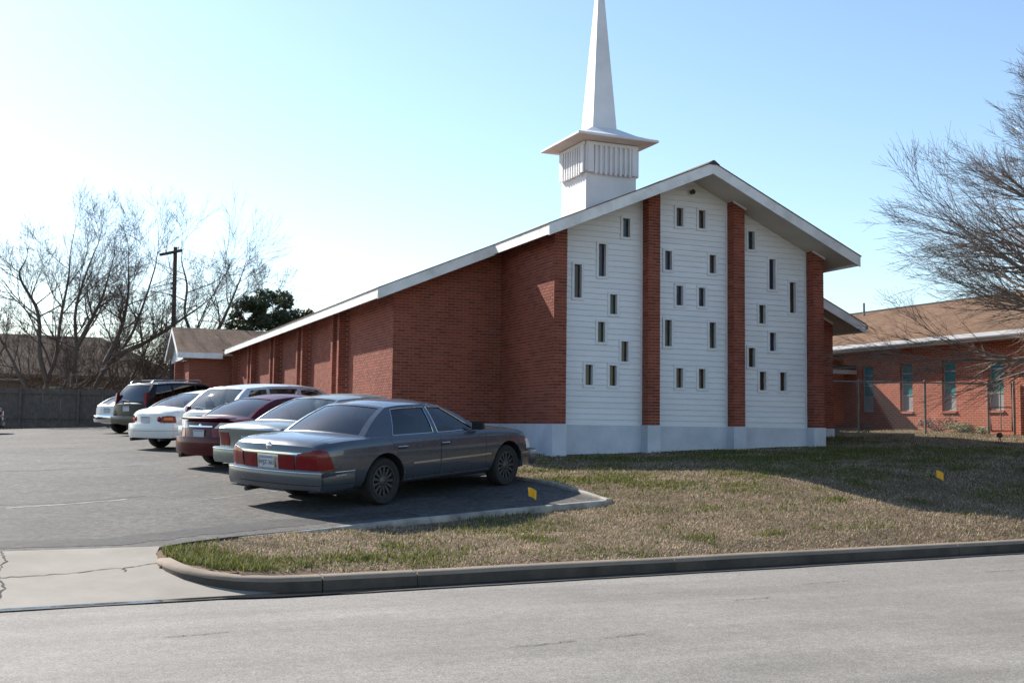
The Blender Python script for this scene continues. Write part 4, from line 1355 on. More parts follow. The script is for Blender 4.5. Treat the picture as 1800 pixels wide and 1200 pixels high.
def mirror_part(parent, s, x, y, z, mat, big=1.0):
    b = MB()
    b.hexa([(x - .02, s * y, z - .07 * big), (x + .09 * big, s * (y + .02), z - .06 * big), (x + .06 * big, s * (y + .2 * big), z - .055 * big), (x - .02, s * (y + .21 * big), z - .06 * big),
            (x - .02, s * y, z + .06 * big), (x + .07 * big, s * (y + .02), z + .05 * big), (x + .05 * big, s * (y + .19 * big), z + .05 * big), (x - .02, s * (y + .21 * big), z + .065 * big)])
    return b.build('wing_mirror', mat, parent, smooth=50, fixn=True)
def plate_part(parent, x, z, y=0.0, text=None, tilt=0.0, frame=True):
    b = MB(); b.box((x - .012, y - .152, z - .076), (x, y + .152, z + .076))
    p = b.build('licence_plate', MT['plate'], parent)
    if frame:
        b = MB()
        for a, c in (((-.158, -.082), (.158, -.074)), ((-.158, .074), (.158, .082)), ((-.158, -.074), (-.15, .074)), ((.15, -.074), (.158, .074))):
            b.box((x - .016, y + a[0], z + a[1]), (x + .001, y + c[0], z + c[1]))
        b.build('plate_frame', MT['chrome'], p)
    if text:
        cu = bpy.data.curves.new('plate_lettering', 'FONT'); cu.body = text; cu.size = .084; cu.align_x = 'CENTER'; cu.align_y = 'CENTER'; cu.extrude = .0008
        cu.materials.append(MT['plate_ink'])
        tmp = bpy.data.objects.new('tmp', cu); COL.objects.link(tmp)
        mesh_ = bpy.data.meshes.new_from_object(tmp.evaluated_get(bpy.context.evaluated_depsgraph_get())); bpy.data.objects.remove(tmp)
        mesh_.materials.clear(); mesh_.materials.append(MT['plate_ink'])
        o = bpy.data.objects.new('plate_lettering', mesh_); link(o, p)
        o.matrix_local = Matrix.Translation((x - .0135, y, z - .012)) @ Matrix(((0, 0, -1, 0), (-1, 0, 0, 0), (0, 1, 0, 0), (0, 0, 0, 1)))
    b = MB(); b.box((x - .0135, y - .13, z + .048), (x - .0122, y + .13, z + .066)); b.build('plate_band', MT['plate_blue'], p)
    return p
def handle_part(parent, bvh_hit, s, x, z, mat):
    y = bvh_hit
    b = MB(); b.box((x - .11, min(s * (y + .002), s * (y + .012)), z - .025), (x + .11, max(s * (y + .002), s * (y + .012)), z + .025), 0)
    b2 = MB(); b2.tube([(x - .10, s * (y + .008), z + .01), (x - .08, s * (y + .035), z + .012), (x + .08, s * (y + .035), z + .012), (x + .10, s * (y + .008), z + .01)], .012, 6)
    o = b2.build('handle', mat, parent, smooth=50)
    b3 = MB(); b3.box((x - .09, min(s * y, s * (y + .006)), z - .02), (x + .09, max(s * y, s * (y + .006)), z + .005)); b3.build('handle_recess', MT['black'], o)
    return o

def doors(root, patch, strip, S, L, spans, zlo, zhi, hx, hz_, hm, both=True):
    """door skins laid on the shell 3 mm proud, with dark shut lines and handles"""
    bvh = L['bvh']
    for s, side in ((-1, 'right'), (1, 'left')):
        for k, (x0b, x1b, x0t, x1t) in enumerate(spans):
            d = patch('door', S['paint'], side, [(x0b, zlo), (x1b, zlo), (x1t, zhi), (x0t, zhi)], .0035, .01, 14, 10)
            h = bvh.ray_cast(Vector((hx[k], s * 4, hz_)), Vector((0, -s, 0)))[0]
            if h: handle_part(d, abs(h.y) + .004, s, hx[k], hz_, hm)
        for (xb, xt) in S['shut']:
            strip('shut_line', MT['under'], side, [(xb, zlo - .02), (lerp(xb, xt, .5), (zlo + zhi) / 2), (xt, zhi + .01)], .012, .0006)

# ---------------- the large grey saloon
def detail_grey(root, patch, strip, S, L):
    bvh = L['bvh']
    doors(root, patch, strip, S, L, [(-1.02, -.27, -1.34, -.27), (-.255, .84, -.255, .84)], .36, .93, (-1.12, -.15), .80, MT['chrome'])
    # tail lamps, reflector band, plate recess
    for s in (-1, 1):
        lm = patch('tail_lamp', MT['lamp_red'], 'rear', [(s * .52, .58), (s * .90, .57), (s * .88, .85), (s * .56, .79)], .013, .04, 10, 6)
        side = 'right' if s < 0 else 'left'
        patch('tail_lamp_side', MT['lamp_red'], side, [(-2.70, .57), (-2.44, .585), (-2.54, .83), (-2.69, .85)], .009, .02, 6, 6, lm)
        patch('reflector_band', MT['lamp_red'], 'rear', [(s * .22, .57), (s * .505, .57), (s * .505, .765), (s * .22, .765)], .011, .03, 8, 4)
        strip('chrome_strip', MT['chrome'], 'rear', [(s * .0, .795), (s * .5, .792), (s * .80, .79)], .026, .012)
        strip('side_moulding', MT['satin_trim'], side, [(-.88, .555), (-.275, .56)], .026, .011)
        strip('side_moulding', MT['satin_trim'], side, [(-.25, .56), (.83, .565), (.98, .57)], .026, .011)
        strip('shut_line', MT['under'], side, [(-.98, .36), (-1.02, .5), (-1.10, .70), (-1.28, .93)], .010, .001)
        mirror_part(root, s, .60, .90, 1.03, MT['black'])
        patch('headlamp', MT['lamp_clear'], 'front', [(s * .50, .58), (s * .93, .58), (s * .93, .74), (s * .50, .75)], .008, .03)
        patch('corner_lamp', MT['lamp_clear'], side, [(2.12, .58), (2.38, .57), (2.35, .73), (2.14, .76)], .007, .02)
        strip('sill_trim', MT['satin_trim'], side, [(-1.02, .32), (.98, .32)], .018, .006)
    patch('grille', MT['chrome'], 'front', [(-.46, .56), (.46, .56), (.46, .75), (-.46, .75)], .012, .03)
    patch('plate_recess', MT['satin_trim'], 'rear', [(-.215, .56), (.215, .56), (.215, .765), (-.215, .765)], .002, .02)
    x = bvh.ray_cast(Vector((-6, 0, .66)), Vector((1, 0, 0)))[0].x
    plate_part(root, x - .004, .662, 0, 'WJZ-367')
    b = MB(); xb = bvh.ray_cast(Vector((-6, 0, .88)), Vector((1, 0, 0)))[0].x
    b.lathe([(.001, xb - .016), (.045, xb - .014), (.052, xb - .008), (.054, xb + .01)], 'x', (0, 0, .875), 24)
    b.build('round_badge', MT['chrome'], root, smooth=50)
    strip('boot_line', MT['under'], 'top', [(-1.98, -.70), (-2.3, -.71), (-2.58, -.70)], .010, .001)
    strip('boot_line', MT['under'], 'top', [(-1.98, .70), (-2.3, .71), (-2.58, .70)], .010, .001)
    strip('bonnet_line', MT['under'], 'top', [(1.1, -.78), (1.7, -.76), (2.2, -.66)], .010, .001)
    b = MB(); b.tube([(-2.4, .45, .27), (-2.80, .45, .25)], .03, 10); b.build('exhaust', MT['dark_metal'], root)
GREY = dict(paint=paint('grey_car_paint', (0.070, 0.081, 0.098), .35, .26, .15, .8), wheel_r=.335, arch_r=.405, tyre_w=.225, axle=(-1.455, 1.455), spokes=13, spoke_w=.038, rim_mat='alloy',
    w=[(-2.80, .86), (-2.72, .90), (-2.5, .945), (-2.0, .968), (-1.0, .985), (0, .988), (1.0, .98), (1.8, .96), (2.2, .925), (2.42, .87), (2.50, .82)],
    zt=[(-2.80, .90), (-2.74, .955), (-2.6, .985), (-2.3, 1.005), (-1.9, 1.02), (-1.0, 1.0), (.6, .985), (1.0, .985), (1.5, .965), (2.0, .90), (2.3, .835), (2.44, .775), (2.50, .72)],
    zs=[(-2.80, .86), (-2.6, .905), (-2.0, .935), (-1.0, .945), (1.0, .93), (1.8, .88), (2.3, .80), (2.5, .70)],
    zb=[(-2.80, .34), (-2.5, .30), (-1.9, .26), (1.9, .24), (2.3, .26), (2.5, .30)],
    rear_prof=[(.3, .06), (.5, .02), (.75, .0), (.9, .035), (1.0, .10)], front_prof=[(.25, .05), (.5, .0), (.65, .03), (.8, .10)], curv=(.13, .24),
    glass={'s': 'glass_dark', 'f': 'glass_clear', 'w': 'glass_clear', 'r': 'glass_dark'}, window_trim='chrome',
    cabin=dict(a=(.86, .06), c=(-1.78, -1.10), yb=[(-2, .80), (-1.78, .845), (-1, .895), (0, .90), (.86, .86)], yr=[(-1.4, .56), (-1.10, .60), (-.5, .635), (.06, .60)],
               zb=[(-2, .975), (-1.78, .965), (-1.0, .95), (0, .945), (1.02, .955)], zr=[(-1.10, 1.36), (-.75, 1.385), (-.3, 1.385), (.06, 1.355)],
               cols=[(-1.78, -1.10, 'p'), (-1.24, -1.02, 's'), (-.34, -.36, 'p'), (-.24, -.28, 'f'), (.70, .0, 'p'), (.86, .06, 'p')], v=(.045, .90),
               bow_f=(.22, .10), bow_r=(.16, .10), crown=.055, mf=(.07, .04, .93), mr=(.11, .05, .93), deck=.045, cowl=.02, end_bulge=.035, bulge=.022, hump=.01),
    bumpers=[dict(rear=True, z=.435, h=.27, out=.045, wrap=.62, lines=[(.105, 'satin_trim', .009), (-.06, 'under', .004)]), dict(rear=False, z=.43, h=.26, out=.03, wrap=.5, lines=[(.09, 'satin_trim', .008)])],
    shut=[(-.2625, -.2625), (.85, .85)], interior='interior', detail=detail_grey)

# ---------------- other saloons share a simpler detailer
def detail_saloon(root, patch, strip, S, L):
    bvh = L['bvh']; T = S['t']
    doors(root, patch, strip, S, L, S['dspans'], T['zlo'], T['zhi'], S['dh'], T['hz'], S['paint'])
    for s in (-1, 1):
        side = 'right' if s < 0 else 'left'
        for mat, q in T['rear_lamps']: patch('tail_lamp', MT[mat], 'rear', [(s * q[0][0], q[0][1]), (s * q[1][0], q[1][1]), (s * q[2][0], q[2][1]), (s * q[3][0], q[3][1])], .008, .03, 8, 6)
        for mat, q in T['side_lamps']: patch('tail_lamp_side', MT[mat], side, q, .006, .02, 8, 6)
        mirror_part(root, s, T['mx'], T['my'], T['mz'], S['paint'])
        patch('headlamp', MT['lamp_clear'], 'front', [(s * .42, .55), (s * .80, .55), (s * .80, .68), (s * .42, .68)], .008, .03)
        strip('boot_line', MT['under'], 'rear', [(s * T['bw'], .55), (s * T['bw'], T['zhi'] - .02)], .010, .001)
    x = bvh.ray_cast(Vector((-6, 0, T['pz'])), Vector((1, 0, 0)))[0].x
    plate_part(root, x - .006, T['pz'])
    if T.get('garnish'): strip('boot_garnish', MT[T['garnish'][0]], 'rear', [(-.34, T['garnish'][1]), (.34, T['garnish'][1])], .028, .02)
    for a in T.get('extras', []): a(root, patch, strip, S, L)

def spoiler(root, patch, strip, S, L):
    b = MB(); rows = []
    zt = L['ZT'](L['xr'] + .12)
    for i in range(13):
        y = lerp(-.70, .70, i / 12)
        x = L['xr'] + .06 + .12 * (abs(y) / .7) ** 2.4
        r_ = [(x - .045, zt + .012), (x - .02, zt + .030), (x + .16, zt + .026), (x + .15, zt - .02), (x - .01, zt - .03)]
        f = 1 - .6 * max(0, abs(y) / .7 - .85) / .15
        rows.append([(p[0], y, zt + (p[1] - zt) * f) for p in r_] + [(r_[0][0], y, zt + (r_[0][1] - zt) * f)])
    b.grid(rows)
    b.f.append(tuple(range(5))); b.m.append(0)
    b.f.append(tuple(range(len(b.v) - 6, len(b.v) - 1))); b.m.append(0)
    b.build('boot_spoiler', S['paint'], root, smooth=40, fixn=True)
def boot_badge(root, patch, strip, S, L):
    xb = L['bvh'].ray_cast(Vector((-6, 0, .86)), Vector((1, 0, 0)))[0].x
    b = MB(); b.lathe([(.001, xb - .014), (.03, xb - .013), (.04, xb - .006), (.04, xb + .01)], 'x', (0, 0, .86), 20); b.build('round_badge', MT['chrome'], root, smooth=50)
def round_lamps(root, patch, strip, S, L):
    for s in (-1, 1):
        xb = L['bvh'].ray_cast(Vector((-6, s * .45, .745)), Vector((1, 0, 0)))[0].x
        b = MB(); b.lathe([(.001, xb - .022), (.05, xb - .02), (.062, xb - .012), (.066, xb + .02)], 'x', (0, s * .45, .745), 24); b.build('round_tail_lamp', MT['lamp_red'], root, smooth=50)
def twin_exhaust(root, patch, strip, S, L):
    for s in (-1, 1):
        b = MB(); b.tube([(L['xr'] + .5, s * .55, .27), (L['xr'] + .02, s * .55, .26)], .04, 12); b.build('exhaust', MT['dark_metal'], root)

MAROON = dict(paint=paint('maroon_car_paint', (0.075, 0.004, 0.010), .0, .3, .15, .35, .12), wheel_r=.315, arch_r=.365, tyre_w=.205, axle=(-1.335, 1.335), spokes=7, spoke_w=.05,
    w=[(-2.36, .74), (-2.28, .79), (-2.05, .84), (-1.4, .862), (0, .868), (1.3, .86), (1.9, .82), (2.2, .74), (2.34, .64)],
    zt=[(-2.36, .93), (-2.30, .985), (-2.1, 1.02), (-1.7, 1.04), (-.8, .98), (.9, .98), (1.4, .945), (1.9, .85), (2.2, .74), (2.34, .64)],
    zs=[(-2.36, .88), (-2.1, .93), (-1.4, .955), (0, .93), (1.3, .88), (2.0, .78), (2.34, .60)],
    zb=[(-2.36, .30), (-2.0, .25), (-1, .21), (1.4, .20), (2.34, .24)],
    rear_prof=[(.25, .04), (.45, .0), (.62, .03), (.85, .07), (.98, .10), (1.05, .12)], front_prof=[(.25, .04), (.45, .0), (.6, .05), (.75, .14)], curv=(.17, .30), tuck=.07,
    glass={'s': 'glass_dark', 'f': 'glass_dark', 'w': 'glass_clear', 'r': 'glass_dark'}, window_trim=None,
    cabin=dict(a=(1.12, .30), c=(-1.72, -.92), yb=[(-1.9, .70), (-1.72, .735), (-1, .785), (0, .80), (1.12, .76)], yr=[(-1.2, .52), (-.92, .545), (-.3, .575), (.3, .54)],
               zb=[(-1.9, 1.00), (-1.72, .985), (-1, .95), (0, .935), (1.12, .93)], zr=[(-.92, 1.345), (-.4, 1.385), (0, 1.38), (.3, 1.345)],
               cols=[(-1.72, -.92, 'p'), (-1.30, -.70, 's'), (-.22, -.16, 'p'), (-.14, -.10, 'f'), (.95, .24, 'p'), (1.12, .30, 'p')], v=(.05, .90),
               bow_f=(.24, .10), bow_r=(.12, .08), crown=.045, mf=(.07, .04, .94), mr=(.10, .06, .94), deck=.04, cowl=.02, end_bulge=.05, bulge=.03, hump=.015),
    bumpers=[dict(rear=True, z=.46, h=.36, out=.02, wrap=.50, lines=[]), dict(rear=False, z=.42, h=.34, out=.01, wrap=.45, lines=[])],
    shut=[(-.18, -.18), (1.0, 1.0)], dspans=[(-1.0, -.19, -1.2, -.19), (-.17, .98, -.17, .98)], dh=(-.85, .0), interior='interior',
    t=dict(zlo=.34, zhi=.90, hz=.78, mx=.78, my=.80, mz=.99, bw=.62, pz=.70, garnish=('chrome', .845),
           rear_lamps=[('lamp_red', [(.46, .62), (.735, .60), (.72, .80), (.50, .79)]), ('lamp_clear', [(.52, .80), (.715, .81), (.68, .90), (.58, .89)])],
           side_lamps=[('lamp_red', [(-2.30, .60), (-2.06, .62), (-2.10, .80), (-2.28, .80)]), ('lamp_clear', [(-2.27, .81), (-2.10, .81), (-2.14, .92), (-2.22, .92)])],
           extras=[spoiler, boot_badge, twin_exhaust]), detail=detail_saloon)
WHITE = dict(paint=paint('white_car_paint', (0.72, 0.72, 0.69), .0, .3, .1), wheel_r=.32, arch_r=.37, tyre_w=.215, axle=(-1.40, 1.40), spokes=9, spoke_w=.045,
    w=[(-2.42, .78), (-2.35, .82), (-2.1, .865), (-1.4, .89), (0, .898), (1.3, .89), (1.9, .85), (2.25, .76), (2.38, .66)],
    zt=[(-2.42, .89), (-2.36, .96), (-2.2, 1.00), (-1.8, 1.03), (-.8, .98), (.9, .98), (1.4, .94), (1.9, .85), (2.25, .74), (2.38, .64)],
    zs=[(-2.42, .84), (-2.2, .91), (-1.4, .94), (0, .92), (1.3, .88), (2.0, .78), (2.38, .60)],
    zb=[(-2.42, .30), (-2.0, .25), (-1, .21), (1.4, .20), (2.38, .24)],
    rear_prof=[(.25, .05), (.45, .0), (.62, .04), (.85, .06), (.98, .10), (1.05, .12)], front_prof=[(.25, .04), (.45, .0), (.6, .05), (.75, .14)], curv=(.20, .30), tuck=.06,
    glass={'s': 'glass_dark', 'f': 'glass_dark', 'w': 'glass_clear', 'r': 'glass_dark'}, window_trim=None,
    cabin=dict(a=(1.12, .28), c=(-1.80, -.98), yb=[(-1.9, .72), (-1.80, .75), (-1, .81), (0, .83), (1.12, .78)], yr=[(-1.2, .53), (-.98, .555), (-.3, .585), (.28, .55)],
               zb=[(-1.9, .985), (-1.80, .98), (-1, .945), (0, .93), (1.12, .93)], zr=[(-.98, 1.335), (-.4, 1.38), (0, 1.375), (.28, 1.34)],
               cols=[(-1.80, -.98, 'p'), (-1.42, -.80, 's'), (-.22, -.16, 'p'), (-.14, -.10, 'f'), (.95, .22, 'p'), (1.12, .28, 'p')], v=(.05, .90),
               bow_f=(.24, .10), bow_r=(.14, .08), crown=.045, mf=(.07, .04, .94), mr=(.09, .05, .95), deck=.04, cowl=.02, end_bulge=.05, bulge=.03, hump=.015),
    bumpers=[dict(rear=True, z=.47, h=.34, out=.025, wrap=.50, lines=[(.0, 'under', .004)]), dict(rear=False, z=.42, h=.34, out=.01, wrap=.45, lines=[])],
    shut=[(-.18, -.18), (1.0, 1.0)], dspans=[(-1.05, -.19, -1.3, -.19), (-.17, .98, -.17, .98)], dh=(-.85, .0), interior='interior',
    t=dict(zlo=.34, zhi=.90, hz=.78, mx=.78, my=.84, mz=.99, bw=.60, pz=.735,
           rear_lamps=[('lamp_red', [(.56, .66), (.82, .655), (.81, .72), (.575, .725)]), ('lamp_amber', [(.575, .726), (.81, .721), (.80, .79), (.59, .79)]), ('lamp_red', [(.59, .791), (.80, .791), (.76, .83), (.63, .83)])],
           side_lamps=[('lamp_red', [(-2.32, .66), (-2.10, .66), (-2.12, .82), (-2.29, .82)])],
           extras=[round_lamps, twin_exhaust]), detail=detail_saloon)
def full_width_lip(root, patch, strip, S, L):
    strip('boot_lip', MT['satin_trim'], 'rear', [(-.74, .925), (.74, .925)], .03, .02)
SILVER = dict(paint=paint('pale_green_silver_car_paint', (0.22, 0.245, 0.23), .5, .3), wheel_r=.325, arch_r=.385, tyre_w=.215, axle=(-1.40, 1.40), spokes=11, spoke_w=.04,
    w=[(-2.62, .84), (-2.55, .875), (-2.3, .905), (-1.4, .93), (0, .94), (1.3, .93), (1.9, .89), (2.2, .83), (2.38, .75)],
    zt=[(-2.62, .94), (-2.58, .985), (-2.4, 1.01), (-1.9, 1.03), (-.8, .98), (.9, .98), (1.4, .95), (1.9, .88), (2.25, .78), (2.38, .68)],
    zs=[(-2.62, .88), (-2.4, .93), (-1.4, .95), (0, .93), (1.3, .89), (2.0, .80), (2.38, .62)],
    zb=[(-2.62, .32), (-2.0, .26), (-1, .22), (1.4, .21), (2.38, .25)],
    rear_prof=[(.25, .10), (.45, .05), (.7, .05), (.9, .0), (1.0, .02)], front_prof=[(.25, .04), (.45, .0), (.6, .05), (.75, .12)], curv=(.10, .26), tuck=.05,
    glass={'s': 'glass_dark', 'f': 'glass_clear', 'w': 'glass_clear', 'r': 'glass_clear'}, window_trim='satin_trim',
    cabin=dict(a=(1.05, .22), c=(-1.78, -1.05), yb=[(-1.9, .76), (-1.78, .80), (-1, .85), (0, .86), (1.05, .81)], yr=[(-1.2, .55), (-1.05, .57), (-.3, .60), (.22, .57)],
               zb=[(-1.9, .985), (-1.78, .98), (-1, .95), (0, .94), (1.05, .94)], zr=[(-1.05, 1.36), (-.4, 1.385), (0, 1.38), (.22, 1.35)],
               cols=[(-1.78, -1.05, 'p'), (-1.2, -.90, 's'), (-.22, -.18, 'p'), (-.12, -.10, 'f'), (.9, .16, 'p'), (1.05, .22, 'p')], v=(.05, .90),
               bow_f=(.22, .10), bow_r=(.14, .09), crown=.05, mf=(.07, .04, .94), mr=(.08, .05, .95), deck=.04, cowl=.02, end_bulge=.035, bulge=.025, hump=.01),
    bumpers=[dict(rear=True, z=.47, h=.26, out=.09, wrap=.55, mat=None, lines=[(.10, 'chrome', .012)]), dict(rear=False, z=.43, h=.28, out=.03, wrap=.45, lines=[])],
    shut=[(-.18, -.18), (1.0, 1.0)], dspans=[(-1.05, -.19, -1.25, -.19), (-.17, .98, -.17, .98)], dh=(-.9, .0), interior='interior_tan',
    t=dict(zlo=.34, zhi=.91, hz=.79, mx=.75, my=.87, mz=1.0, bw=.68, pz=.74,
           rear_lamps=[('lamp_red', [(.50, .62), (.80, .62), (.79, .84), (.50, .84)])], side_lamps=[], extras=[full_width_lip]), detail=detail_saloon)
for bb in SILVER['bumpers']: bb['mat'] = SILVER['paint']

# ---------------- tall vehicles
def detail_tall(root, patch, strip, S, L):
    bvh = L['bvh']; T = S['t']
    doors(root, patch, strip, S, L, S['dspans'], T['zlo'], T['zhi'], S['dh'], T['hz'], S['paint'])
    end = L['end_pt']
    for s in (-1, 1):
        mirror_part(root, s, T['mx'], T['my'], T['mz'], MT['black'], 1.2)
        patch('headlamp', MT['lamp_clear'], 'front', [(s * .42, .6), (s * .80, .6), (s * .80, .76), (s * .42, .76)], .008, .03)
        # tall tail lamps on the rear pillars
        b = MB()
        z0, z1, d = T['lamp']
        p0 = end(False, s * .97, 0); y0 = abs(p0.y)
        xx0 = L['shift'](L['xr'], s * L['W'](L['xr']) * .9, z0) if z0 < p0.z else p0.x
        b.hexa([(xx0 - .012, s * (y0 - .10), z0), (xx0 + d, s * (y0 - .10), z0), (xx0 + d, s * (y0 + .02), z0), (xx0 + .02, s * (y0 + .02), z0),
                (xx0 + .06, s * (y0 - .13), z1), (xx0 + d + .05, s * (y0 - .13), z1), (xx0 + d + .05, s * (y0 - .03), z1), (xx0 + .09, s * (y0 - .03), z1)])
        b.build('tail_lamp', MT['lamp_red'], root, smooth=30, fixn=True)
    x = bvh.ray_cast(Vector((-6, 0, T['pz'])), Vector((1, 0, 0)))[0].x
    plate_part(root, x - .006, T['pz'])
    if T.get('rack'):
        b = MB()
        zr = L['zrf'](-.5)
        for s in (-1, 1):
            b.tube([(-1.75, s * .52, zr + .01), (-1.65, s * .52, zr + .085), (-.4, s * .54, zr + .10), (.2, s * .54, zr + .09), (.3, s * .54, zr + .02)], .016, 6)
        for xx in (-1.3, -.1): b.tube([(xx, -.53, zr + .095), (xx, 0, zr + .10), (xx, .53, zr + .095)], .014, 6)
        b.build('roof_rack', MT['satin_trim'], root, smooth=50)
    for a in T.get('extras', []): a(root, patch, strip, S, L)
def tall_spec(paintm, L2, Wd, H, belt, glass_r, rack, bump_mat, rear_slope=.32, nose=1.0):
    xr, xf = -L2 / 2, L2 / 2
    return dict(paint=paintm, wheel_r=.35, arch_r=.41, tyre_w=.225, axle=(-L2 * .285, L2 * .305), spokes=6, spoke_w=.06,
        w=[(xr, Wd * .90), (xr + .08, Wd * .95), (xr + .35, Wd * .985), (0, Wd), (xf - .8, Wd * .98), (xf - .3, Wd * .92), (xf, Wd * .78)],
        zt=[(xr, belt - .02), (xr + .1, belt + .02), (-.5, belt), (.9, belt), (1.3, belt - .02), (xf - .4, belt - .14), (xf - .1, belt - .25), (xf, belt - .36)],
        zs=[(xr, belt - .08), (xr + .3, belt - .05), (.9, belt - .06), (xf - .4, belt - .2), (xf, belt - .42)],
        zb=[(xr, .40), (xr + .4, .33), (1, .30), (xf, .34)],
        rear_prof=[(.3, .05), (.6, .0), (1.0, .03), (1.2, .06)], front_prof=[(.3, .04), (.55, .0), (.8, .06), (1.0, .15)], curv=(.12, .25), tuck=.04,
        glass={'s': 'glass_dark', 'f': 'glass_dark', 'w': 'glass_clear', 'r': glass_r}, window_trim=None,
        cabin=dict(a=(1.15 * nose, .42 * nose), c=(xr + .17, xr + .17 + rear_slope), yb=[(xr, Wd * .90), (-1, Wd * .945), (.5, Wd * .94), (1.15, Wd * .90)], yr=[(xr, Wd * .68), (-1, Wd * .74), (.42, Wd * .70)],
                   zb=[(xr, belt - .02), (0, belt - .04), (1.15, belt - .03)], zr=[(xr + .17 + rear_slope, H - .10), (-.8, H - .06), (.0, H - .07), (.42 * nose, H - .12)],
                   cols=[(xr + .17, xr + .17 + rear_slope, 'p'), (xr + .36, xr + .30 + rear_slope, 's'), (-1.18, -1.10, 'p'), (-1.08, -1.02, 's'), (-.16, -.14, 'p'), (-.06, -.06, 'f'), (.98 * nose, .34 * nose, 'p'), (1.15 * nose, .42 * nose, 'p')], v=(.05, .90),
                   bow_f=(.24, .10), bow_r=(.09, .09), crown=.05, mf=(.07, .04, .94), mr=(.10, .08, .92), deck=.0, cowl=.02, end_bulge=.05, bulge=.035, hump=.01),
        bumpers=[dict(rear=True, z=.52, h=.24, out=.05, wrap=.45, mat=bump_mat, lines=[]), dict(rear=False, z=.50, h=.28, out=.03, wrap=.45, mat=bump_mat, lines=[])],
        shut=[(-1.13, -1.13), (-.11, -.11), (1.0, 1.0)], dspans=[(-1.02, -.12, -1.12, -.12), (-.10, .98, -.10, .98)], dh=(-.9, .0), interior='interior', rear_wiper=True,
        t=dict(zlo=.42, zhi=belt - .06, hz=belt - .16, mx=.85, my=Wd * .93, mz=belt + .06, lamp=(belt - .22, belt + .32, .12), pz=belt - .18, rack=rack), detail=detail_tall)
MT['bumper_gold'] = paint('pewter_bumper_paint', (0.12, 0.10, 0.08), .3, .4, .2, .3, .3)
SUVS = tall_spec(paint('black_suv_paint', (0.012, 0.011, 0.011), .0, .3, .2, .25, .2), 4.65, .89, 1.74, 1.05, 'glass_dark', True, MT['bumper_gold'], .40)
SUVS['wheel_r'] = .37; SUVS['arch_r'] = .43
VANS = tall_spec(paint('silver_van_paint', (0.62, 0.65, 0.70), .4, .28), 4.75, .92, 1.58, .98, 'glass_clear', False, None, .58, 1.25)
for bb in VANS['bumpers']: bb['mat'] = VANS['paint']
VANS['t']['lamp'] = (.80, 1.08, .12)
LASTS = tall_spec(paint('white_pickup_paint', (0.75, 0.75, 0.73), .0, .3, .1), 4.8, .90, 1.45, .98, 'glass_dark', False, MT['chrome'], .8)
LASTS['t']['lamp'] = (.62, .92, .10)

G_ = 'cars parked nose-in along the church wall'
build_car(GREY, 'parked_car', 'dark grey four-door saloon with wide red tail lamps, nearest the street', 'car', G_, (-4.78, -5.05), rad(30.5))
build_car(SILVER, 'parked_car', 'pale silver-green saloon half hidden behind the nearest grey saloon', 'car', G_, (-4.72, -2.05), rad(31))
mar = build_car(MAROON, 'parked_car', 'maroon saloon with boot spoiler and clear-topped tail lamps', 'car', G_, (-5.35, .80), rad(31))
mar.scale.z = .955
build_car(VANS, 'parked_van', 'silver minivan between the maroon saloon and the white saloon', 'van', G_, (-4.75, 4.9), rad(31))
build_car(WHITE, 'parked_car', 'white saloon with round inner tail lamps and blue-grey plate', 'car', G_, (-5.72, 7.5), rad(31))
build_car(SUVS, 'parked_suv', 'black off-roader with roof rack and pewter rear bumper', 'off-roader', G_, (-5.65, 17.0), rad(34))
build_car(LASTS, 'parked_car', 'white car farthest away, mostly hidden behind the black off-roader', 'car', G_, (-5.95, 19.9), rad(31))

# ================================================================== BRICK HALL ON THE RIGHT
hall = empty('brick_hall', (15.25, 5, 0), 'low red brick hall with brown shingle roof and teal windows, right of the church', 'hall')
def HB(b, name, mat, parent=hall, **k):
    o = b.build(name, mat, parent, **k)
    if parent is hall: o.location = (-15.25, -5, 0)
    return o
HX = 15.25
WY = [7.70 - 1.815 * k for k in range(9)]
hw = .285
zw0, zw1 = .60, 2.12
def hall_seg(y0, y1, z0, z1, nm='wall'):
    b = MB(); b.box((HX, y0, z0), (HX + .25, y1, z1)); HB(b, nm, MT['brick_y2'])
ys = 8.9
for c in WY:
    hall_seg(c + hw, ys - .0005, -.6, 2.62); ys = c - hw
    hall_seg(c - hw, c + hw - .0005, -.6, zw0 - .055); hall_seg(c - hw, c + hw - .0005, zw1, 2.62)
    w_ = MB(); t = .028
    w_.box((HX + .085, c - hw, zw0), (HX + .15, c - hw + t, zw1)); w_.box((HX + .085, c + hw - t, zw0), (HX + .15, c + hw, zw1))
    w_.box((HX + .085, c - hw + t, zw0), (HX + .15, c + hw - t, zw0 + t)); w_.box((HX + .085, c - hw + t, zw1 - t), (HX + .15, c + hw - t, zw1))
    for zz in (1.10, 1.46, 1.80): w_.box((HX + .09, c - hw + t, zz - .014), (HX + .14, c + hw - t, zz + .014))
    f = HB(w_, 'window', MT['alu'])
    for a_, b_, m_ in ((zw0 + t, 1.086, 'pale_glass'), (1.114, 1.446, 'green_glass'), (1.474, 1.786, 'green_glass'), (1.814, zw1 - t, 'green_glass')):
        p_ = MB(); p_.box((HX + .112, c - hw + t, a_), (HX + .118, c + hw - t, b_)); HB(p_, 'pane', MT[m_], f)
    s_ = MB(); s_.hexa([(HX - .05, c - hw - .03, zw0 - .075), (HX + .1, c - hw - .03, zw0 - .054), (HX + .1, c + hw + .03, zw0 - .054), (HX - .05, c + hw + .03, zw0 - .075),
                       (HX - .05, c - hw - .03, zw0 - .022), (HX + .1, c - hw - .03, zw0 - .001), (HX + .1, c + hw + .03, zw0 - .001), (HX - .05, c + hw + .03, zw0 - .022)])
    HB(s_, 'window_sill', MT['brick_y2'], f)
hall_seg(-16, ys - .0005, -.6, 2.62)
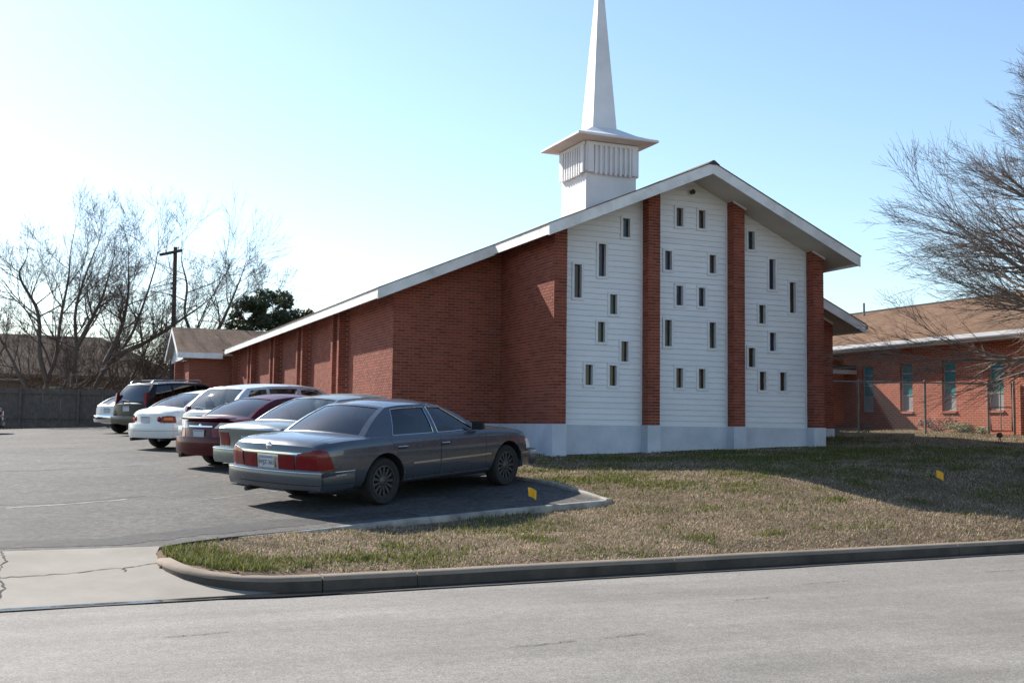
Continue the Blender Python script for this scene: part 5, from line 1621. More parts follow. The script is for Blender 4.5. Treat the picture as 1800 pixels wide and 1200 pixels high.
b = MB(); b.box((HX + .9, 8.9, -.6), (HX + 1.1, 20, 2.62)); b.box((HX, 12.5, -.6), (HX + .25, 20, 2.62)); b.box((HX + .251, 8.65, -.6), (HX + .9, 8.899, 2.62)); b.box((HX, -16.3, -.6), (HX + 8, -16.0, 2.6)); b.box((HX + 8, -16.3, -.6), (HX + 8.3, 20, 2.6)); b.box((HX + 1.1, 20, -.6), (HX + 8.3, 20.3, 2.6))
HB(b, 'rear_walls', MT['brick_y2'])
can = empty('walkway_canopy', (12.5, 9, 0), 'flat covered walkway with mint green post between the church and the hall', 'canopy')
def CN(b, name, mat):
    o = b.build(name, mat, can); o.location = (-12.5, -9, 0); return o
b = MB(); b.box((XRR + .02, 8.25, 2.02), (HX - .01, 12.6, 2.16)); CN(b, 'roof', MT['ridge'])
b = MB(); b.box((XRR + .02, 8.20, 1.86), (HX - .01, 8.249, 2.0)); CN(b, 'beam', MT['soffit'])
for xx in (10.6, 13.62):
    b = MB(); b.box((xx, 8.26, -.6), (xx + .2, 8.42, 1.86 if xx < 13 else 1.86)); CN(b, 'post', MT['mint'])
EX, RX, EZ = 14.72, 18.95, 2.80
RZ = EZ + .405 * (RX - EX)
b = MB()
b.hexa([(EX, -17, EZ - .03), (RX, -17, RZ - .03), (RX, 21, RZ - .03), (EX, 21, EZ - .03), (EX, -17, EZ), (RX, -17, RZ), (RX, 21, RZ), (EX, 21, EZ)])
b.hexa([(RX, -17, RZ - .03), (RX + 4.3, -17, EZ - .03), (RX + 4.3, 21, EZ - .03), (RX, 21, RZ - .03), (RX, -17, RZ), (RX + 4.3, -17, EZ), (RX + 4.3, 21, EZ), (RX, 21, RZ)])
HB(b, 'roof', MT['shingle_y'])
b = MB(); b.box((EX + .02, -16.9, 2.60), (HX + .3, 20.9, 2.63)); HB(b, 'soffit', MT['soffit'])
b = MB(); b.box((EX + .0, -16.95, 2.58), (EX + .03, 20.95, 2.77)); HB(b, 'fascia', MT['soffit'])
b = MB(); b.prism([(EX - .11, 2.69), (EX - .09, 2.65), (EX - .003, 2.65), (EX - .003, 2.79), (EX - .12, 2.80)], 'y', -17, 21); HB(b, 'gutter', MT['white_trim'])
b = MB(); b.box((RX - .12, -17, RZ - .04), (RX + .12, 21, RZ + .015)); HB(b, 'ridge_cap', MT['ridge'])
b = MB(); b.tube([(RX - .5, 11.6, RZ - .3), (RX - .5, 11.6, RZ + .28)], .04, 8); HB(b, 'vent_pipe', MT['galv'])

# ================================================================== CHAIN-LINK FENCE AND GATE
clf = empty('chain_link_fence', (12.8, 2.5, -.1), 'galvanised chain-link fence between the church and the brick hall', 'fence')
def gz(x, y): return hgt(x, y) - .02
FP = [(10.42, 3.52), (11.12, 3.24), (12.85, 2.50), (14.49, 1.81)]
TOPF = 1.36
FZ = -.03
def CF(b, name, mat, parent=clf, **k):
    o = b.build(name, mat, parent, **k)
    if parent is clf: o.location = (-12.8, -2.5, .1)
    return o
for x, y in FP[1:]:
    b = MB(); b.tube([(x, y, -.5), (x, y, FZ + TOPF + .04)], .032, 8); b.lathe([(.036, FZ + TOPF + .03), (.03, FZ + TOPF + .06), (.001, FZ + TOPF + .075)], 'z', (x, y, 0), 8); CF(b, 'post', MT['galv'], smooth=50)
b = MB(); b.tube([(FP[0][0], FP[0][1], FZ + TOPF), (FP[3][0], FP[3][1], FZ + TOPF)], .022, 8); CF(b, 'top_rail', MT['galv'], smooth=50)
def chain_mesh(a, c, z0, z1, pitch=.062, r=.0024):
    b = MB(); a = Vector((a[0], a[1], 0)); c = Vector((c[0], c[1], 0)); L = (c - a).length; d = (c - a).normalized(); H = z1 - z0
    n = int((L + H) / (pitch * 1.414))
    for k in range(n):
        s = k * pitch * 1.414
        for sg in (0, 1):
            s0, t0 = s, 0.0; s1, t1 = s - H, H
            if s1 < 0: t1 = s; s1 = 0
            if s0 > L: t0 = s0 - L; s0 = L
            if t1 <= t0: continue
            if sg: s0, s1 = L - s0, L - s1
            b.tube([a + d * s0 + Vector((0, 0, z0 + t0)), a + d * s1 + Vector((0, 0, z0 + t1))], r, 3, cap=False)
    return b
o = CF(chain_mesh(FP[0], FP[3], FZ - .06, FZ + TOPF), 'wire_mesh', MT['galv']); tag(o, kind='stuff')
gate = empty('fence_gate', (14.84, 1.66, -.05), 'chain-link gate with tubular frame at the right end of the fence', 'gate')
def GT(b, name, mat, **k):
    o = b.build(name, mat, gate, **k); o.location = (-14.84, -1.66, .05); return o
A, B_ = (14.55, 1.785), (15.10, 1.55)
b = MB(); b.tube([(A[0], A[1], .0), (A[0], A[1], FZ + TOPF - .02), (B_[0], B_[1], FZ + TOPF + .02), (B_[0], B_[1], .0), (A[0], A[1], .0)], .024, 8); b.tube([(A[0], A[1], .66), (B_[0], B_[1], .66)], .016, 6); GT(b, 'gate_frame', MT['galv'], smooth=50)
b = MB(); b.tube([(14.81, 1.674, .0), (14.81, 1.674, FZ + TOPF)], .016, 6); GT(b, 'gate_stile', MT['galv'])
b = MB(); b.tube([(15.16, 1.52, -.5), (15.16, 1.52, FZ + TOPF + .08)], .035, 8); GT(b, 'gate_post', MT['galv'])
tag(GT(chain_mesh(A, B_, .0, FZ + TOPF), 'wire_mesh', MT['galv']), kind='stuff')
edg = MB()
for k in range(7):
    t0, t1 = k / 7, (k + .97) / 7
    p0 = Vector((9.95, 3.0, 0)).lerp(Vector((12.1, 2.12, 0)), t0); p1 = Vector((9.95, 3.0, 0)).lerp(Vector((12.1, 2.12, 0)), t1)
    d = (p1 - p0).normalized(); q = Vector((d.y, -d.x, 0)) * .09
    zt = -.10 + .02 * noise.noise((k, 1, 4))
    edg.hexa([p0 + q + Vector((0, 0, -.6)), p1 + q + Vector((0, 0, -.6)), p1 - q + Vector((0, 0, -.6)), p0 - q + Vector((0, 0, -.6)), p0 + q * .9 + Vector((0, 0, zt)), p1 + q * .9 + Vector((0, 0, zt)), p1 - q + Vector((0, 0, zt)), p0 - q + Vector((0, 0, zt))])
tag(edg.build('retaining_wall', MT['concrete']), 'low dark stone edging below the chain-link fence beside the church', 'wall')

# ================================================================== WOODEN FENCE AT THE BACK OF THE LOT
wf = empty('wooden_fence', (-10, 33, -.3), 'weathered grey board fence along the back of the lot', 'fence')
def WF(b, name, mat, parent=wf):
    o = b.build(name, mat, parent); o.location = (10, -33, .3); return o
rf = random.Random(5)
x = -21.0
while x < -5.2:
    w = .138
    top = 1.42 + rf.uniform(-.015, .015) + .03 * (x + 12) / 8
    b = MB(); y = 33 + rf.uniform(-.004, .004)
    b.prism([(x, -.5), (x + w, -.5), (x + w, top - .03), (x + w - .03, top), (x + .03, top), (x, top - .03)], 'y', y, y + .018)
    WF(b, 'board', MT['wood_fence']); x += w + .012
for k in range(7):
    xx = -20.8 + 2.44 * k
    b = MB(); b.box((xx, 32.86, -.6), (xx + .1, 32.985, 1.40)); WF(b, 'post', MT['wood_fence'])
for zz in (.05, 1.18):
    b = MB(); b.box((-21, 32.94, zz), (-5.2, 32.984, zz + .09)); WF(b, 'rail', MT['wood_fence'])
b = MB(); b.box((-21, 32.93, -.36), (-5.2, 32.97, -.14)); WF(b, 'kick_board', MT['wood_fence'])

# ================================================================== TREES
def rdir(rnd, d, ang):
    """random direction at angle ang from d"""
    a = d.orthogonal().normalized(); b_ = d.cross(a)
    t = rnd.uniform(0, 2 * math.pi)
    return (d * math.cos(ang) + (a * math.cos(t) + b_ * math.sin(t)) * math.sin(ang)).normalized()
class Tree:
    def __init__(s, seed, up=.12, wig=.18, kids=(7, 6, 5, 4), ratio=.55, minr=.006, spread=(35, 65), droop=0.0, tw=3, lenj=(.6, 1.15)):
        s.r = random.Random(seed); s.trunk = MB(); s.crown = MB(); s.up = up; s.wig = wig; s.kids = kids; s.ratio = ratio; s.minr = minr; s.spread = spread; s.droop = droop; s.tw = tw; s.lenj = lenj
    def limb(s, p, d, L, r, lvl):
        r_ = s.r; n = 6 if lvl == 0 else (5 if lvl == 1 else (4 if lvl == 2 else 2))
        pts = [Vector(p)]; d = Vector(d).normalized(); rs = [r]
        for i in range(n):
            d = (d + Vector((r_.gauss(0, s.wig), r_.gauss(0, s.wig), r_.gauss(0, s.wig))) + Vector((0, 0, s.up if lvl < 2 else s.up - s.droop * (lvl - 1) * .5))).normalized()
            pts.append(pts[-1] + d * L / n); rs.append(max(s.minr * .6, r * (1 - .82 * (i + 1) / n)))
        sides = 7 if r > .05 else (5 if r > .02 else s.tw)
        (s.trunk if lvl == 0 else s.crown).tube(pts, rs, sides, cap=False)
        s.kidsof(pts, rs, L, lvl)
    def kidsof(s, pts, rs, L, lvl):
        r_ = s.r
        if lvl >= len(s.kids): return
        n = len(pts) - 1
        for k in range(s.kids[lvl]):
            t = r_.uniform(.22 if lvl else .35, 1.0) * n
            i = min(int(t), n - 1); q = pts[i].lerp(pts[i + 1], t - i)
            rr = lerp(rs[i], rs[i + 1], t - i)
            d = (pts[i + 1] - pts[i]).normalized()
            nd = rdir(r_, d, rad(r_.uniform(*s.spread)))
            if nd.z < -.2 and s.droop == 0: nd.z *= -.3
            s.limb(q, nd, L * s.ratio * r_.uniform(*s.lenj) * (1.15 - .45 * t / n), max(s.minr, min(rr * .7, L * .0125)), lvl + 1)
        # leader continues
        s.limb(pts[-1], (pts[-1] - pts[-2]), L * s.ratio * .8, max(s.minr, rs[-1]), lvl + 1)
    def stem(s, pts, r0, r1, lvl=0):
        pts = [Vector(p) for p in pts]
        fine = smooth_poly([tuple(p) for p in pts], len(pts) * 3)
        P = [Vector(p) for p in fine]; L = sum((a - c).length for a, c in zip(P[:-1], P[1:]))
        rs = [lerp(r0, r1, i / (len(P) - 1)) for i in range(len(P))]
        s.trunk.tube(P, rs, 8, cap=False)
        return P, rs, L
    def build(s, name, label, cat, group, base, bark):
        root = empty(name, base, label, cat, group)
        for b, nm in ((s.trunk, 'trunk'), (s.crown, 'crown')):
            if b.f:
                o = b.build(nm, bark, root); o.location = -Vector(base)
                o.data.polygons.foreach_set('use_smooth', [True] * len(o.data.polygons))
        return root
# a frame for trees seen behind the lot: lateral and depth directions of the street scene
LAT, DEP = rgt.normalized(), Vector((math.sin(yaw), math.cos(yaw), 0))
def bare_tree(seed, base, stems, label, group, kids=(7, 6, 6, 5, 3), scale=.86, r0=.135, bark='bark_l', ratio=.56, minr=.0062, wig=.10, up=.05):
    T = Tree(seed, up=up, kids=kids[1:], ratio=ratio, minr=minr, wig=wig, spread=(18, 46), lenj=(.75, 1.35))
    base = Vector(base)
    rnd = random.Random(seed)
    for st in stems:
        pts = [base + LAT * a * scale + DEP * rnd.uniform(-.12, .12) * h * scale + Vector((0, 0, h * scale)) for a, h in st]
        P, rs, L = T.stem(pts, r0 * st[0][2] if len(st[0]) > 2 else r0, .03)
        n = len(P) - 1
        for k in range(kids[0] + 2):
            t = rnd.uniform(.3, 1.0) * n; i = min(int(t), n - 1)
            d = (P[i + 1] - P[i]).normalized(); nd = rdir(rnd, d, rad(rnd.uniform(32, 70)))
            if nd.z < .05: nd.z = abs(nd.z) * .5 + .1
            T.limb(P[i].lerp(P[i + 1], t - i), nd, rnd.uniform(.28, .50) * L * (1.2 - .5 * t / n), max(.018, lerp(rs[i], rs[i + 1], t - i) * .55), 1)
        T.limb(P[-1], P[-1] - P[-2], L * .28, .028, 1)
    return T.build('bare_tree', label, 'tree', group, base, MT[bark])
GT_ = 'leafless trees behind the back fence'
def S_(*pts): return [p for p in pts]
bare_tree(11, (-9.95, 38.2, -.3), [S_((0, 0), (.05, 2.5), (.35, 4.0), (.75, 6.4), (1.05, 8.6), (1.0, 10.0)), S_((0.1, 2.6), (-.25, 4.2), (-.8, 6.6), (-1.7, 8.6), (-1.9, 9.6))], 'tall bare tree forking into two curving stems behind the back fence', GT_)
bare_tree(12, (-8.75, 37.6, -.3), [S_((0, 0), (.0, 2.5), (.1, 4.4), (.25, 6.6), (.9, 8.6), (1.1, 10.1)), S_((.05, 4.4), (.7, 5.6), (1.6, 7.4), (2.3, 8.9))], 'slim bare tree with upright stem just right of the forked tree', GT_)
bare_tree(13, (-8.1, 38.0, -.3), [S_((0, 0), (.4, 2.0), (1.2, 3.6), (2.3, 5.2), (3.4, 7.2), (4.0, 9.3)), S_((1.2, 3.7), (1.8, 5.6), (2.3, 7.6), (2.5, 9.4)), S_((1.6, 4.1), (3.4, 5.0), (5.2, 6.2), (6.6, 7.2)), ], 'wide bare tree leaning right with three spreading limbs, left of the utility pole', GT_)
bare_tree(14, (-10.2, 37.2, -.3), [S_((0, 0), (-.4, 1.4), (-1.1, 2.6), (-2.1, 4.2), (-3.0, 6.0)), S_((-.1, .8), (.9, 1.5), (2.2, 2.3), (3.6, 3.2))], 'low bare tree leaning out of the left edge of the picture', GT_)
bare_tree(15, (-2.6, 37.2, -.3), [S_((0, 0), (.0, 3.0), (-.2, 4.6), (-.9, 6.6), (-1.3, 8.6), (-1.0, 9.6)), S_((.1, 4.3), (.9, 5.8), (1.4, 7.4), (2.4, 8.9)), S_((.2, 3.6), (2.0, 5.2), (2.6, 6.4), (4.0, 7.6))], 'bare tree behind the rear wing, right of the utility pole', GT_)
bare_tree(16, (-6.2, 39.5, -.3), [S_((0, 0), (.2, 2.0), (.8, 3.6), (1.6, 5.4)), S_((0, 0), (-.5, 2.0), (-.8, 3.8), (-.6, 5.6)), S_((0, 0), (1.0, 1.8), (2.4, 3.2), (3.6, 4.4))], 'bushy bare tree with several low stems behind the off-roader', GT_, r0=.09)
bare_tree(17, (-7.4, 41.0, -.3), [S_((0, 0), (.2, 2.0), (1.0, 3.6), (1.3, 5.8)), S_((0, 0), (-.7, 1.8), (-1.6, 3.4), (-2.2, 4.8)), S_((0, 0), (1.2, 1.6), (2.6, 2.8), (3.2, 4.2))], 'tangled bare thicket tree low in front of the tan house roof', GT_, r0=.08)
bare_tree(18, (-3.9, 41.0, -.3), [S_((0, 0), (.1, 2.4), (.5, 4.2), (.9, 6.0)), S_((0, 0), (-.8, 2.0), (-1.3, 4.2), (-1.6, 5.6))], 'thin bare tree directly behind the utility pole', GT_, r0=.09)
bare_tree(19, (3.2, 52.0, -.3), [S_((0, 0), (.1, 3.0), (.4, 5.2), (.5, 6.6)), S_((0, 0), (1.2, 3.0), (1.8, 5.2), (2.2, 6.4))], 'faint distant bare tree peeping over the church eave', GT_, r0=.09)

for k_, (xx, yy, lb) in enumerate(((-12.3, 42.5, 'tangled bare shrub at the left edge in front of the tan house'), (-9.6, 43.0, 'tangled bare shrub under the forked tree'), (-5.2, 42.5, 'tangled bare shrub behind the off-roader roof'), (-3.0, 42.0, 'tangled bare shrub beside the rear wing gable'))):
    bare_tree(40 + k_, (xx, yy, -.3), [S_((0, 0), (.2, 1.4), (.9, 2.8), (1.2, 4.4)), S_((0, 0), (-.5, 1.4), (-1.2, 2.8), (-1.5, 4.0)), S_((0, 0), (.9, 1.2), (2.0, 2.4), (2.8, 3.4)), S_((0, 0), (-.1, 1.6), (-.2, 3.2), (.2, 4.8))], lb, 'bare shrubs behind the back fence', r0=.05, kids=(5, 4, 4, 4, 3))
# big pale tree at the right edge
T = Tree(31, up=.045, wig=.08, kids=(10, 12, 9, 6), ratio=.52, minr=.0042, spread=(16, 40), droop=.02, tw=3, lenj=(.75, 1.3))
tb = Vector((11.3, -5.05, hgt(10.5, -4.7) - .05))
P, rs, L = T.stem([tb, tb + Vector((.02, .03, 1.2)), tb + Vector((-.05, .05, 2.5)), tb + Vector((0.05, .0, 4.6)), tb + Vector((.1, .1, 7.2))], .24, .07)
rt = random.Random(8)
def from_trunk(h):
    for a, c, ra_, rc_ in zip(P[:-1], P[1:], rs[:-1], rs[1:]):
        if a.z <= tb.z + h <= c.z:
            t = (tb.z + h - a.z) / (c.z - a.z); return a.lerp(c, t), lerp(ra_, rc_, t)
    return P[-1], rs[-1]
for k in range(34):
    h = lerp(2.1, 6.3, (k / 33) ** 1.1)
    az_ = k * 2.399 + rt.uniform(-.25, .25)
    el = lerp(rad(4), rad(64), (h - 2.1) / 4.5) + rt.uniform(-.12, .12)
    q, rr = from_trunk(h)
    d = Vector((math.cos(az_) * math.cos(el), math.sin(az_) * math.cos(el), math.sin(el)))
    LL = lerp(4.3, 2.2, (h - 2.1) / 4.5) * rt.uniform(.85, 1.1)
    T.limb(q, d, LL, min(.07, rr * .5), 1)
T.limb(P[-1], Vector((0, 0, 1)), 1.8, .05, 1)
T.build('bare_tree', 'large pale-barked leafless tree reaching in from the right edge', 'tree', None, tb, MT['bark_r'])

# leafy evergreen and shrubs
def leafy(name, label, cat, base, blobs, n, size, mat, seed, group=None, stem=True):
    rnd = random.Random(seed); b = MB(); base = Vector(base)
    for k in range(n):
        c, r_ = rnd.choice(blobs)
        v = Vector((rnd.gauss(0, 1), rnd.gauss(0, 1), rnd.gauss(0, 1))).normalized() * (rnd.random() ** .42)
        p = Vector(c) + Vector((v.x * r_[0], v.y * r_[1], v.z * r_[2]))
        a = Vector((rnd.gauss(0, 1), rnd.gauss(0, 1), rnd.gauss(0, 1))).normalized(); e = a.orthogonal().normalized()
        s_ = size * rnd.uniform(.6, 1.4)
        b.add([p - a * s_, p + e * s_ * .45, p + a * s_, p - e * s_ * .45], [(0, 1, 2, 3)])
    root = empty(name, base, label, cat, group)
    o = b.build('foliage', MT[mat], root); o.location = -base
    if stem:
        t = MB()
        for k, (c, r_) in enumerate(blobs): t.tube([base, base.lerp(Vector(c), .5) + Vector((rnd.uniform(-.1, .1), 0, 0)), Vector(c)], [.02 * max(1, r_[2] * 3), .012 * max(1, r_[2] * 2), .006], 5)
        o = t.build('stems', MT['bark_l'], root); o.location = -base
    return root
eb = Vector((.15, 34.4, -.3))
rnd = random.Random(4)
bl = []
for k in range(60):
    a = rnd.uniform(-1.7, 2.1); zc = rnd.uniform(3.0, 6.7 - .40 * abs(a) ** 1.5)
    q = eb + LAT * a + DEP * rnd.uniform(-.9, .9); bl.append(((q.x, q.y, zc), (rnd.uniform(.35, .6), rnd.uniform(.35, .6), rnd.uniform(.3, .5))))
leafy('evergreen_tree', 'dense dark green leafy tree behind the rear wing', 'tree', eb, bl, 15000, .11, 'evergreen', 9)
def shrub(x, y, w, h, mat, label, seed, n=900, size=.035):
    z = hgt(x, y) - .02; r_ = random.Random(seed)
    bl = [((x + r_.uniform(-w, w) * .6, y + r_.uniform(-w, w) * .6, z + h * r_.uniform(.35, .75)), (w * .45, w * .45, h * .35)) for k in range(8)]
    leafy('shrub', label, 'shrub', (x, y, z), bl, n, size, mat, seed, 'low shrubs by the hall wall')
shrub(14.75, 4.0, .62, .50, 'shrub_red', 'low reddish-brown shrub under the third hall window', 1)
shrub(14.8, 3.05, .55, .36, 'shrub_green', 'low yellow-green shrub between the third and fourth hall windows', 2)
shrub(11.6, 3.4, .30, .38, 'shrub_red', 'small dry brown weed clump behind the chain-link fence', 3, 260, .03)
shrub(14.6, 2.2, .35, .25, 'shrub_green', 'small green tuft at the foot of the gate', 4, 400, .03)

# ================================================================== HOUSE BEYOND THE FENCE, POLE, WIRES
hs_ = empty('house', (-12, 48, -.3), 'tan neighbouring house with brown hip roof behind the leafless trees', 'house')
def HS(b, name, mat, **k):
    o = b.build(name, mat, hs_, **k); o.location = (12, -48, .3); return o
MT['tan_wall'] = weathered('tan_brick_wall', (0.30, 0.22, 0.16), (0.23, 0.17, 0.125), 1.5, .9, .2, 30)
MT['house_roof'] = shingle_mat('house_shingles', 'x', (0.15, 0.105, 0.077), (0.12, 0.085, 0.062), (0.07, 0.05, 0.04))
b = MB(); b.box((-24, 45.5, -.6), (-3.1, 54, 2.55)); HS(b, 'wall', MT['tan_wall'])
b = MB(); e0, e1, f0, f1 = -24.7, -2.4, 44.8, 54.7
b.add([(e0, f0, 2.5), (e1, f0, 2.5), (e1, f1, 2.5), (e0, f1, 2.5), (e0 + 4.5, 49.75, 5.05), (e1 - 4.5, 49.75, 5.05)], [(0, 1, 5, 4), (1, 2, 5), (2, 3, 4, 5), (3, 0, 4), (3, 2, 1, 0)]); HS(b, 'roof', MT['house_roof'])
b = MB(); b.box((e0, f0 - .03, 2.36), (e1, f0 - .002, 2.52)); HS(b, 'fascia', MT['tan_wall'])
for xx in (-19.5, -15, -9.6, -7.4):
    b = MB(); b.box((xx - .5, 45.44, .6), (xx + .5, 45.49, 1.9)); w_ = HS(b, 'window', MT['white_trim']); b = MB(); b.box((xx - .44, 45.41, .66), (xx + .44, 45.438, 1.84)); b.build('pane', MT['dark_glass'], w_)
pole = empty('utility_pole', (-4.37, 33.9, -.3), 'dark wooden utility pole with cross-arm behind the rear wing', 'pole')
def UP(b, name, mat, **k):
    o = b.build(name, mat, pole, **k); o.location = (4.37, -33.9, .3); return o
pb_ = Vector((-4.37, 33.9, 0))
b = MB(); b.tube([pb_ + Vector((0, 0, -.5)), pb_ + Vector((.0, 0, 4)), pb_ + Vector((-.05, 0, 8.45))], [.13, .11, .09], 12); UP(b, 'pole', MT['pole_wood'], smooth=50)
ad = (LAT * .95 - DEP * .95).normalized()
b = MB(); M = Matrix((ad, Vector((-ad.y, ad.x, 0)), Vector((0, 0, 1)))).transposed(); b.obox(pb_ + Vector((-.05, 0, 8.18)) - M @ Vector((.18, .14, 0)), (2.1, .10, .12), M); UP(b, 'cross_arm', MT['pole_wood'])
ends = []
for t in (-1.4, -.6, .85):
    q = pb_ + Vector((-.05, 0, 8.25)) - M @ Vector((.18, .14, 0)) + ad * t * .85
    b = MB(); b.lathe([(.001, .16), (.03, .14), (.035, .08), (.02, .05), (.02, 0)], 'z', q, 8); UP(b, 'insulator', MT['alu']); ends.append(q + Vector((0, 0, .14)))
b = MB()
for zz in (5.6, 6.0, 6.35, 6.6): b.box((pb_.x - .2, pb_.y - .2, zz), (pb_.x - .05, pb_.y - .1, zz + .12))
UP(b, 'bracket', MT['dark_metal'])
def wire(p, q, sag, label, r=.006):
    p, q = Vector(p), Vector(q); b = MB()
    b.tube([p.lerp(q, i / 24) - Vector((0, 0, sag * 4 * (i / 24) * (1 - i / 24))) for i in range(25)], r, 4, cap=False)
    tag(b.build('power_line', MT['wire']), label, 'wire', 'overhead wires from the pole')
side_dir = (LAT * 1.0 + DEP * .25).normalized()
wire(ends[0], ends[0] + LAT * 30 - DEP * 2 + Vector((0, 0, -5.2)), 1.0, 'topmost thin overhead wire running right from the pole cross-arm')
wire(ends[2], ends[2] + LAT * 30 - DEP * 2 + Vector((0, 0, -5.8)), 1.2, 'second thin overhead wire running right over the church roof')
wire(pb_ + Vector((-.1, 0, 4.75)), pb_ - LAT * 40 + DEP * 6 + Vector((0, 0, 4.95)), .25, 'upper overhead cable running left from the pole through the trees', .014)
wire(pb_ + Vector((-.1, 0, 4.1)), pb_ - LAT * 40 + DEP * 6 + Vector((0, 0, 4.3)), .25, 'lower overhead cable running left from the pole through the trees', .012)

# ================================================================== SMALL THINGS ON THE GROUND
MT['flag'] = plain('orange_marker_flag', (0.85, 0.42, 0.01), .55)
def flag(x, y, label, yaw_, z=None):
    z = hgt(x, y) if z is None else z
    r = empty('marker_flag', (x, y, z), label, 'marker flag', 'small orange utility flags')
    b = MB(); b.tube([(0, 0, -.05), (.005, 0, .12), (-.01, 0, .27)], .003, 5); b.build('stake', MT['dark_metal'], r)
    b = MB(); rows = []
    for i in range(6):
        u = i / 5
        rows.append([(-.01 + .13 * u, .015 * math.sin(u * 5), .27 - .05 * u * u), (-.003 + .12 * u, .02 * math.sin(u * 4 + .6), .14 - .055 * u * u)])
    b.grid(rows); b.grid([[(p[0], p[1] + .0012, p[2]) for p in r_] for r_ in rows], flip=True); b.build('pennant', MT['flag'], r)
    r.rotation_euler = (0, 0, yaw_)
flag(-3.50, -7.02, 'small orange marker flag standing inside the parking kerb', rad(-25), -1.24)
flag(4.45, -6.75, 'small orange marker flag standing in the church shadow on the lawn', rad(-20))
vm = empty('lawn_marker', (11.85, -1.1, hgt(11.85, -1.1)), 'small dark capped marker on two short legs on the far right lawn', 'marker')
b = MB(); b.tube([(-.05, 0, -.05), (-.01, 0, .14)], .012, 5); b.tube([(.06, 0, -.05), (.02, 0, .14)], .012, 5); b.build('legs', MT['dark_metal'], vm)
b = MB(); b.lathe([(.001, .26), (.05, .25), (.075, .2), (.07, .14), (.001, .13)], 'z', (0, 0, 0), 12); b.build('cap', plain('dark_red_cap', (.09, .02, .015), .6), vm, smooth=40)
b = MB(); px_, py_ = 9.3, -2.2
zz = hgt(px_, py_) + .03
b.grid([[(px_ + .05 * i + .01 * math.sin(i * 3 + j), py_ + .04 * j, zz + .03 * noise.noise((i * .9, j * .9, 3))) for i in range(4)] for j in range(4)])
b.grid([[(px_ + .05 * i + .01 * math.sin(i * 3 + j), py_ + .04 * j, zz + .001 + .03 * noise.noise((i * .9, j * .9, 3))) for i in range(4)] for j in range(4)], flip=True)
tag(b.build('paper_scrap', MT['white_trim']), 'tiny scrap of white paper lying on the shaded lawn', 'litter')
# signs fixed to the side wall
MT['sign_blue'] = plain('blue_sign_face', (.10, .2, .45), .5)
for (yy, z0, z1, lb) in ((17.0, .62, 1.25, 'narrow white and blue sign plate by the third pilaster pair on the side wall'), (19.0, .55, 1.0, 'narrow white and blue sign plate past the third pilaster pair'), (22.3, .55, 1.0, 'narrow white and blue sign plate farthest along the side wall')):
    r = empty('wall_sign', (XL - .03, yy, z0), lb, 'sign', 'small sign plates on the side wall')
    b = MB(); b.box((-.10, -.10, 0), (-.085, .10, z1 - z0)); b.box((-.10, -.015, -.6), (-.07, .015, -.001)); b.build('plate', MT['white_trim'], r)
    b = MB(); b.box((-.104, -.08, .05), (-.101, .08, (z1 - z0) * .45)); b.build('blue_panel', MT['sign_blue'], r)

# a dark car just entering the left edge
DARK = dict(WHITE); DARK['paint'] = paint('dark_blue_car_paint', (0.02, 0.025, 0.04), .4, .3)
build_car(DARK, 'parked_car', 'dark car at the far left edge with only its tail in view', 'car', None, (-13.72, 22.6), rad(180))

# ================================================================== GRASS
rg = np.random.default_rng(12)
NB = 1500000
# look-up grids for ground height, growth mask and greenness
AX0, AX1, AY0, AY1, ST = -9.2, 17.6, -12.0, 6.2, .1
ax = np.arange(AX0, AX1 + ST, ST); ay = np.arange(AY0, AY1 + ST, ST)
GXm = np.array(gx); GYm = np.array(gy)
GZ = np.array([v.co.z for v in ground.data.vertices]).reshape(len(gy), len(gx))
def bil(xs, ys, Z, x, y):
    i = np.clip(np.searchsorted(xs, x) - 1, 0, len(xs) - 2); j = np.clip(np.searchsorted(ys, y) - 1, 0, len(ys) - 2)
    u = (x - xs[i]) / (xs[i + 1] - xs[i]); v = (y - ys[j]) / (ys[j + 1] - ys[j])
    return Z[j, i] * (1 - u) * (1 - v) + Z[j, i + 1] * u * (1 - v) + Z[j + 1, i] * (1 - u) * v + Z[j + 1, i + 1] * u * v
def green_at(x, y):
    g = .5 + .5 * noise.fractal((x * .55, y * .9, 3.3), 1.0, 2.0, 4)
    g += .55 * sstep(-7.7, -8.6, x) + .2 * sstep(-8.4, -9.3, y) * sstep(-6.8, -8.4, x)
    g += .10 * sstep(-5.5, -3.0, y) * sstep(-1, 1, x) + .16 * sstep(-7, -5, y)
    g -= .4 * sstep(9, 11, x) * sstep(-4, -1, y)
    g += 1.5 * max(0, noise.noise((x * 1.5, y * 1.9, 9)) - .28) + 1.0 * max(0, noise.noise((x * 3.6, y * 4.2, 5)) - .36)
    return g
GG = np.array([[green_at(x, y) for x in ax] for y in ay])
x = rg.uniform(AX0 + .1, AX1 - .1, NB); y = rg.uniform(AY0 + .1, AY1 - .2, NB)
dist = np.hypot(x - EYE.x, y - EYE.y)
ok = rg.random(NB) < np.clip((15.5 / dist) ** 1.6, .14, 1)
kyv = -10.9 + .085 * (x + 4.6)
edge = .11 + .06 * rg.random(NB)
ok &= y > kyv + edge
rety = np.interp(x, [-8.95, -8.7, -8.4, -8.0, -7.5, -7.4], [-9.7, -10.35, -10.8, -11.0, -11.0, -14])
ok &= ~((x < -7.4) & (y < rety + .13)) & (x > -8.86)
lr = np.interp(y, [-9.3, -8.85, -8.08, -7.35, -6.98, -6.4, -5.2, -4.34, -2.5, 2.6, 24.6], [-8.87, -8.39, -6.25, -3.9, -2.22, -2.26, -2.38, -2.58, -2.8, -3.1, -3.1])
ok &= ~((y > -9.3) & (x < lr + .10 * rg.random(NB)))
ok &= ~((x > -2.75) & (x < 9.9) & (y > 2.68)) & ~((x > -.05) & (x < 7.2) & (y > -.34))
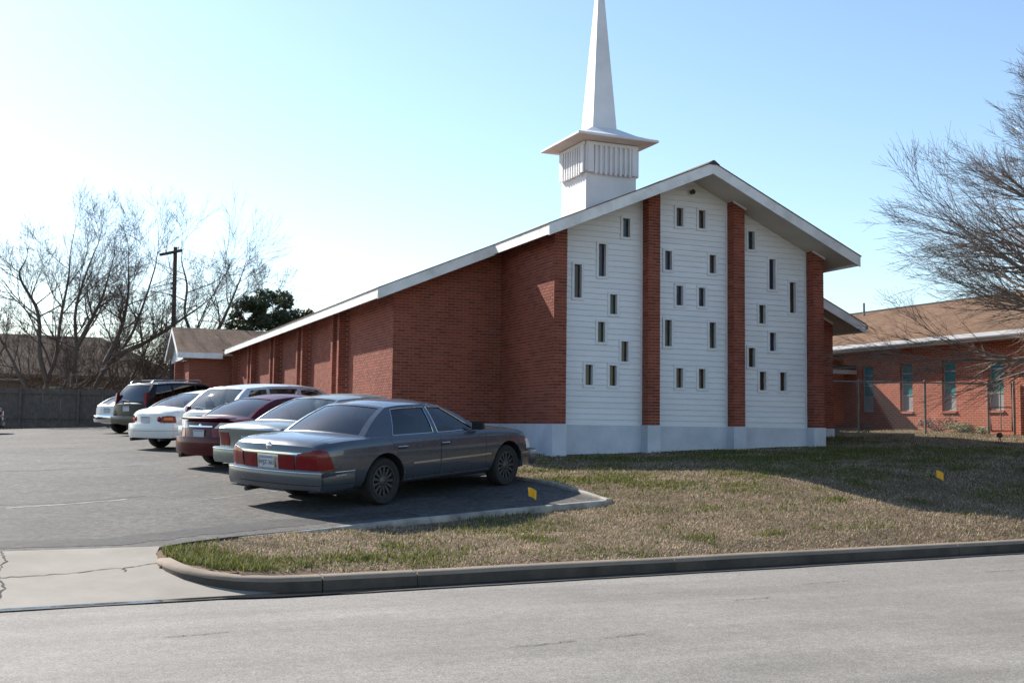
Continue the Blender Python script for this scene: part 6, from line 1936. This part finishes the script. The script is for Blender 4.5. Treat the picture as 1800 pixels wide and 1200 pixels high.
x, y = x[ok], y[ok]; n = len(x)
r = rg.random((n, 6))
gg = bil(ax, ay, GG, x, y)
isg = (r[:, 0] < np.clip((gg - .58) * 1.35, .05, .93)).astype(float)
z = bil(GXm, GYm, GZ, x, y) - .006
h = (.012 + .034 * r[:, 1] ** 1.7) * (1 + .35 * isg) * (1 + .7 * np.clip(gg - .95, 0, .8))
a = r[:, 2] * 6.2832
lean = np.where(isg > .5, .2 + .8 * r[:, 3], .5 + 1.25 * r[:, 3])
L_ = h * 1.5; dx, dy = np.cos(a), np.sin(a)
w = (.0026 + .0034 * r[:, 4]) * (1 + .4 * isg) * np.clip(np.hypot(x - EYE.x, y - EYE.y) / 15, 1, 1.6)
wx, wy = -dy * w, dx * w
s1, c1 = np.sin(lean * .6), np.cos(lean * .6); l2 = np.minimum(1.5, lean * 1.2); s2, c2 = np.sin(l2), np.cos(l2)
mx, my, mz = x + dx * L_ * .5 * s1, y + dy * L_ * .5 * s1, z + L_ * .5 * c1
tx, ty, tz = mx + dx * L_ * .5 * s2, my + dy * L_ * .5 * s2, mz + L_ * .5 * c2
V = np.stack([np.stack([x - wx, y - wy, z], 1), np.stack([x + wx, y + wy, z], 1), np.stack([mx + wx * .8, my + wy * .8, mz], 1), np.stack([mx - wx * .8, my - wy * .8, mz], 1), np.stack([tx, ty, tz], 1)], 1).reshape(-1, 3)
base = np.arange(n) * 5
loops = np.stack([base, base + 1, base + 2, base + 3, base + 3, base + 2, base + 4], 1).reshape(-1)
starts = (np.stack([np.arange(n) * 7, np.arange(n) * 7 + 4], 1)).reshape(-1)
me = bpy.data.meshes.new('grass')
me.vertices.add(n * 5); me.vertices.foreach_set('co', V.astype(np.float32).ravel())
me.loops.add(n * 7); me.loops.foreach_set('vertex_index', loops.astype(np.int32))
me.polygons.add(n * 2); me.polygons.foreach_set('loop_start', starts.astype(np.int32))
me.update(calc_edges=True)
at = me.attributes.new('green', 'FLOAT', 'POINT'); at.data.foreach_set('value', np.repeat(isg, 5).astype(np.float32))
me.materials.append(MT['blades'])
go = link(bpy.data.objects.new('grass', me))
tag(go, 'short dry winter grass with scattered green tufts on the lawn', 'grass', kind='stuff')
print('grass blades', n)
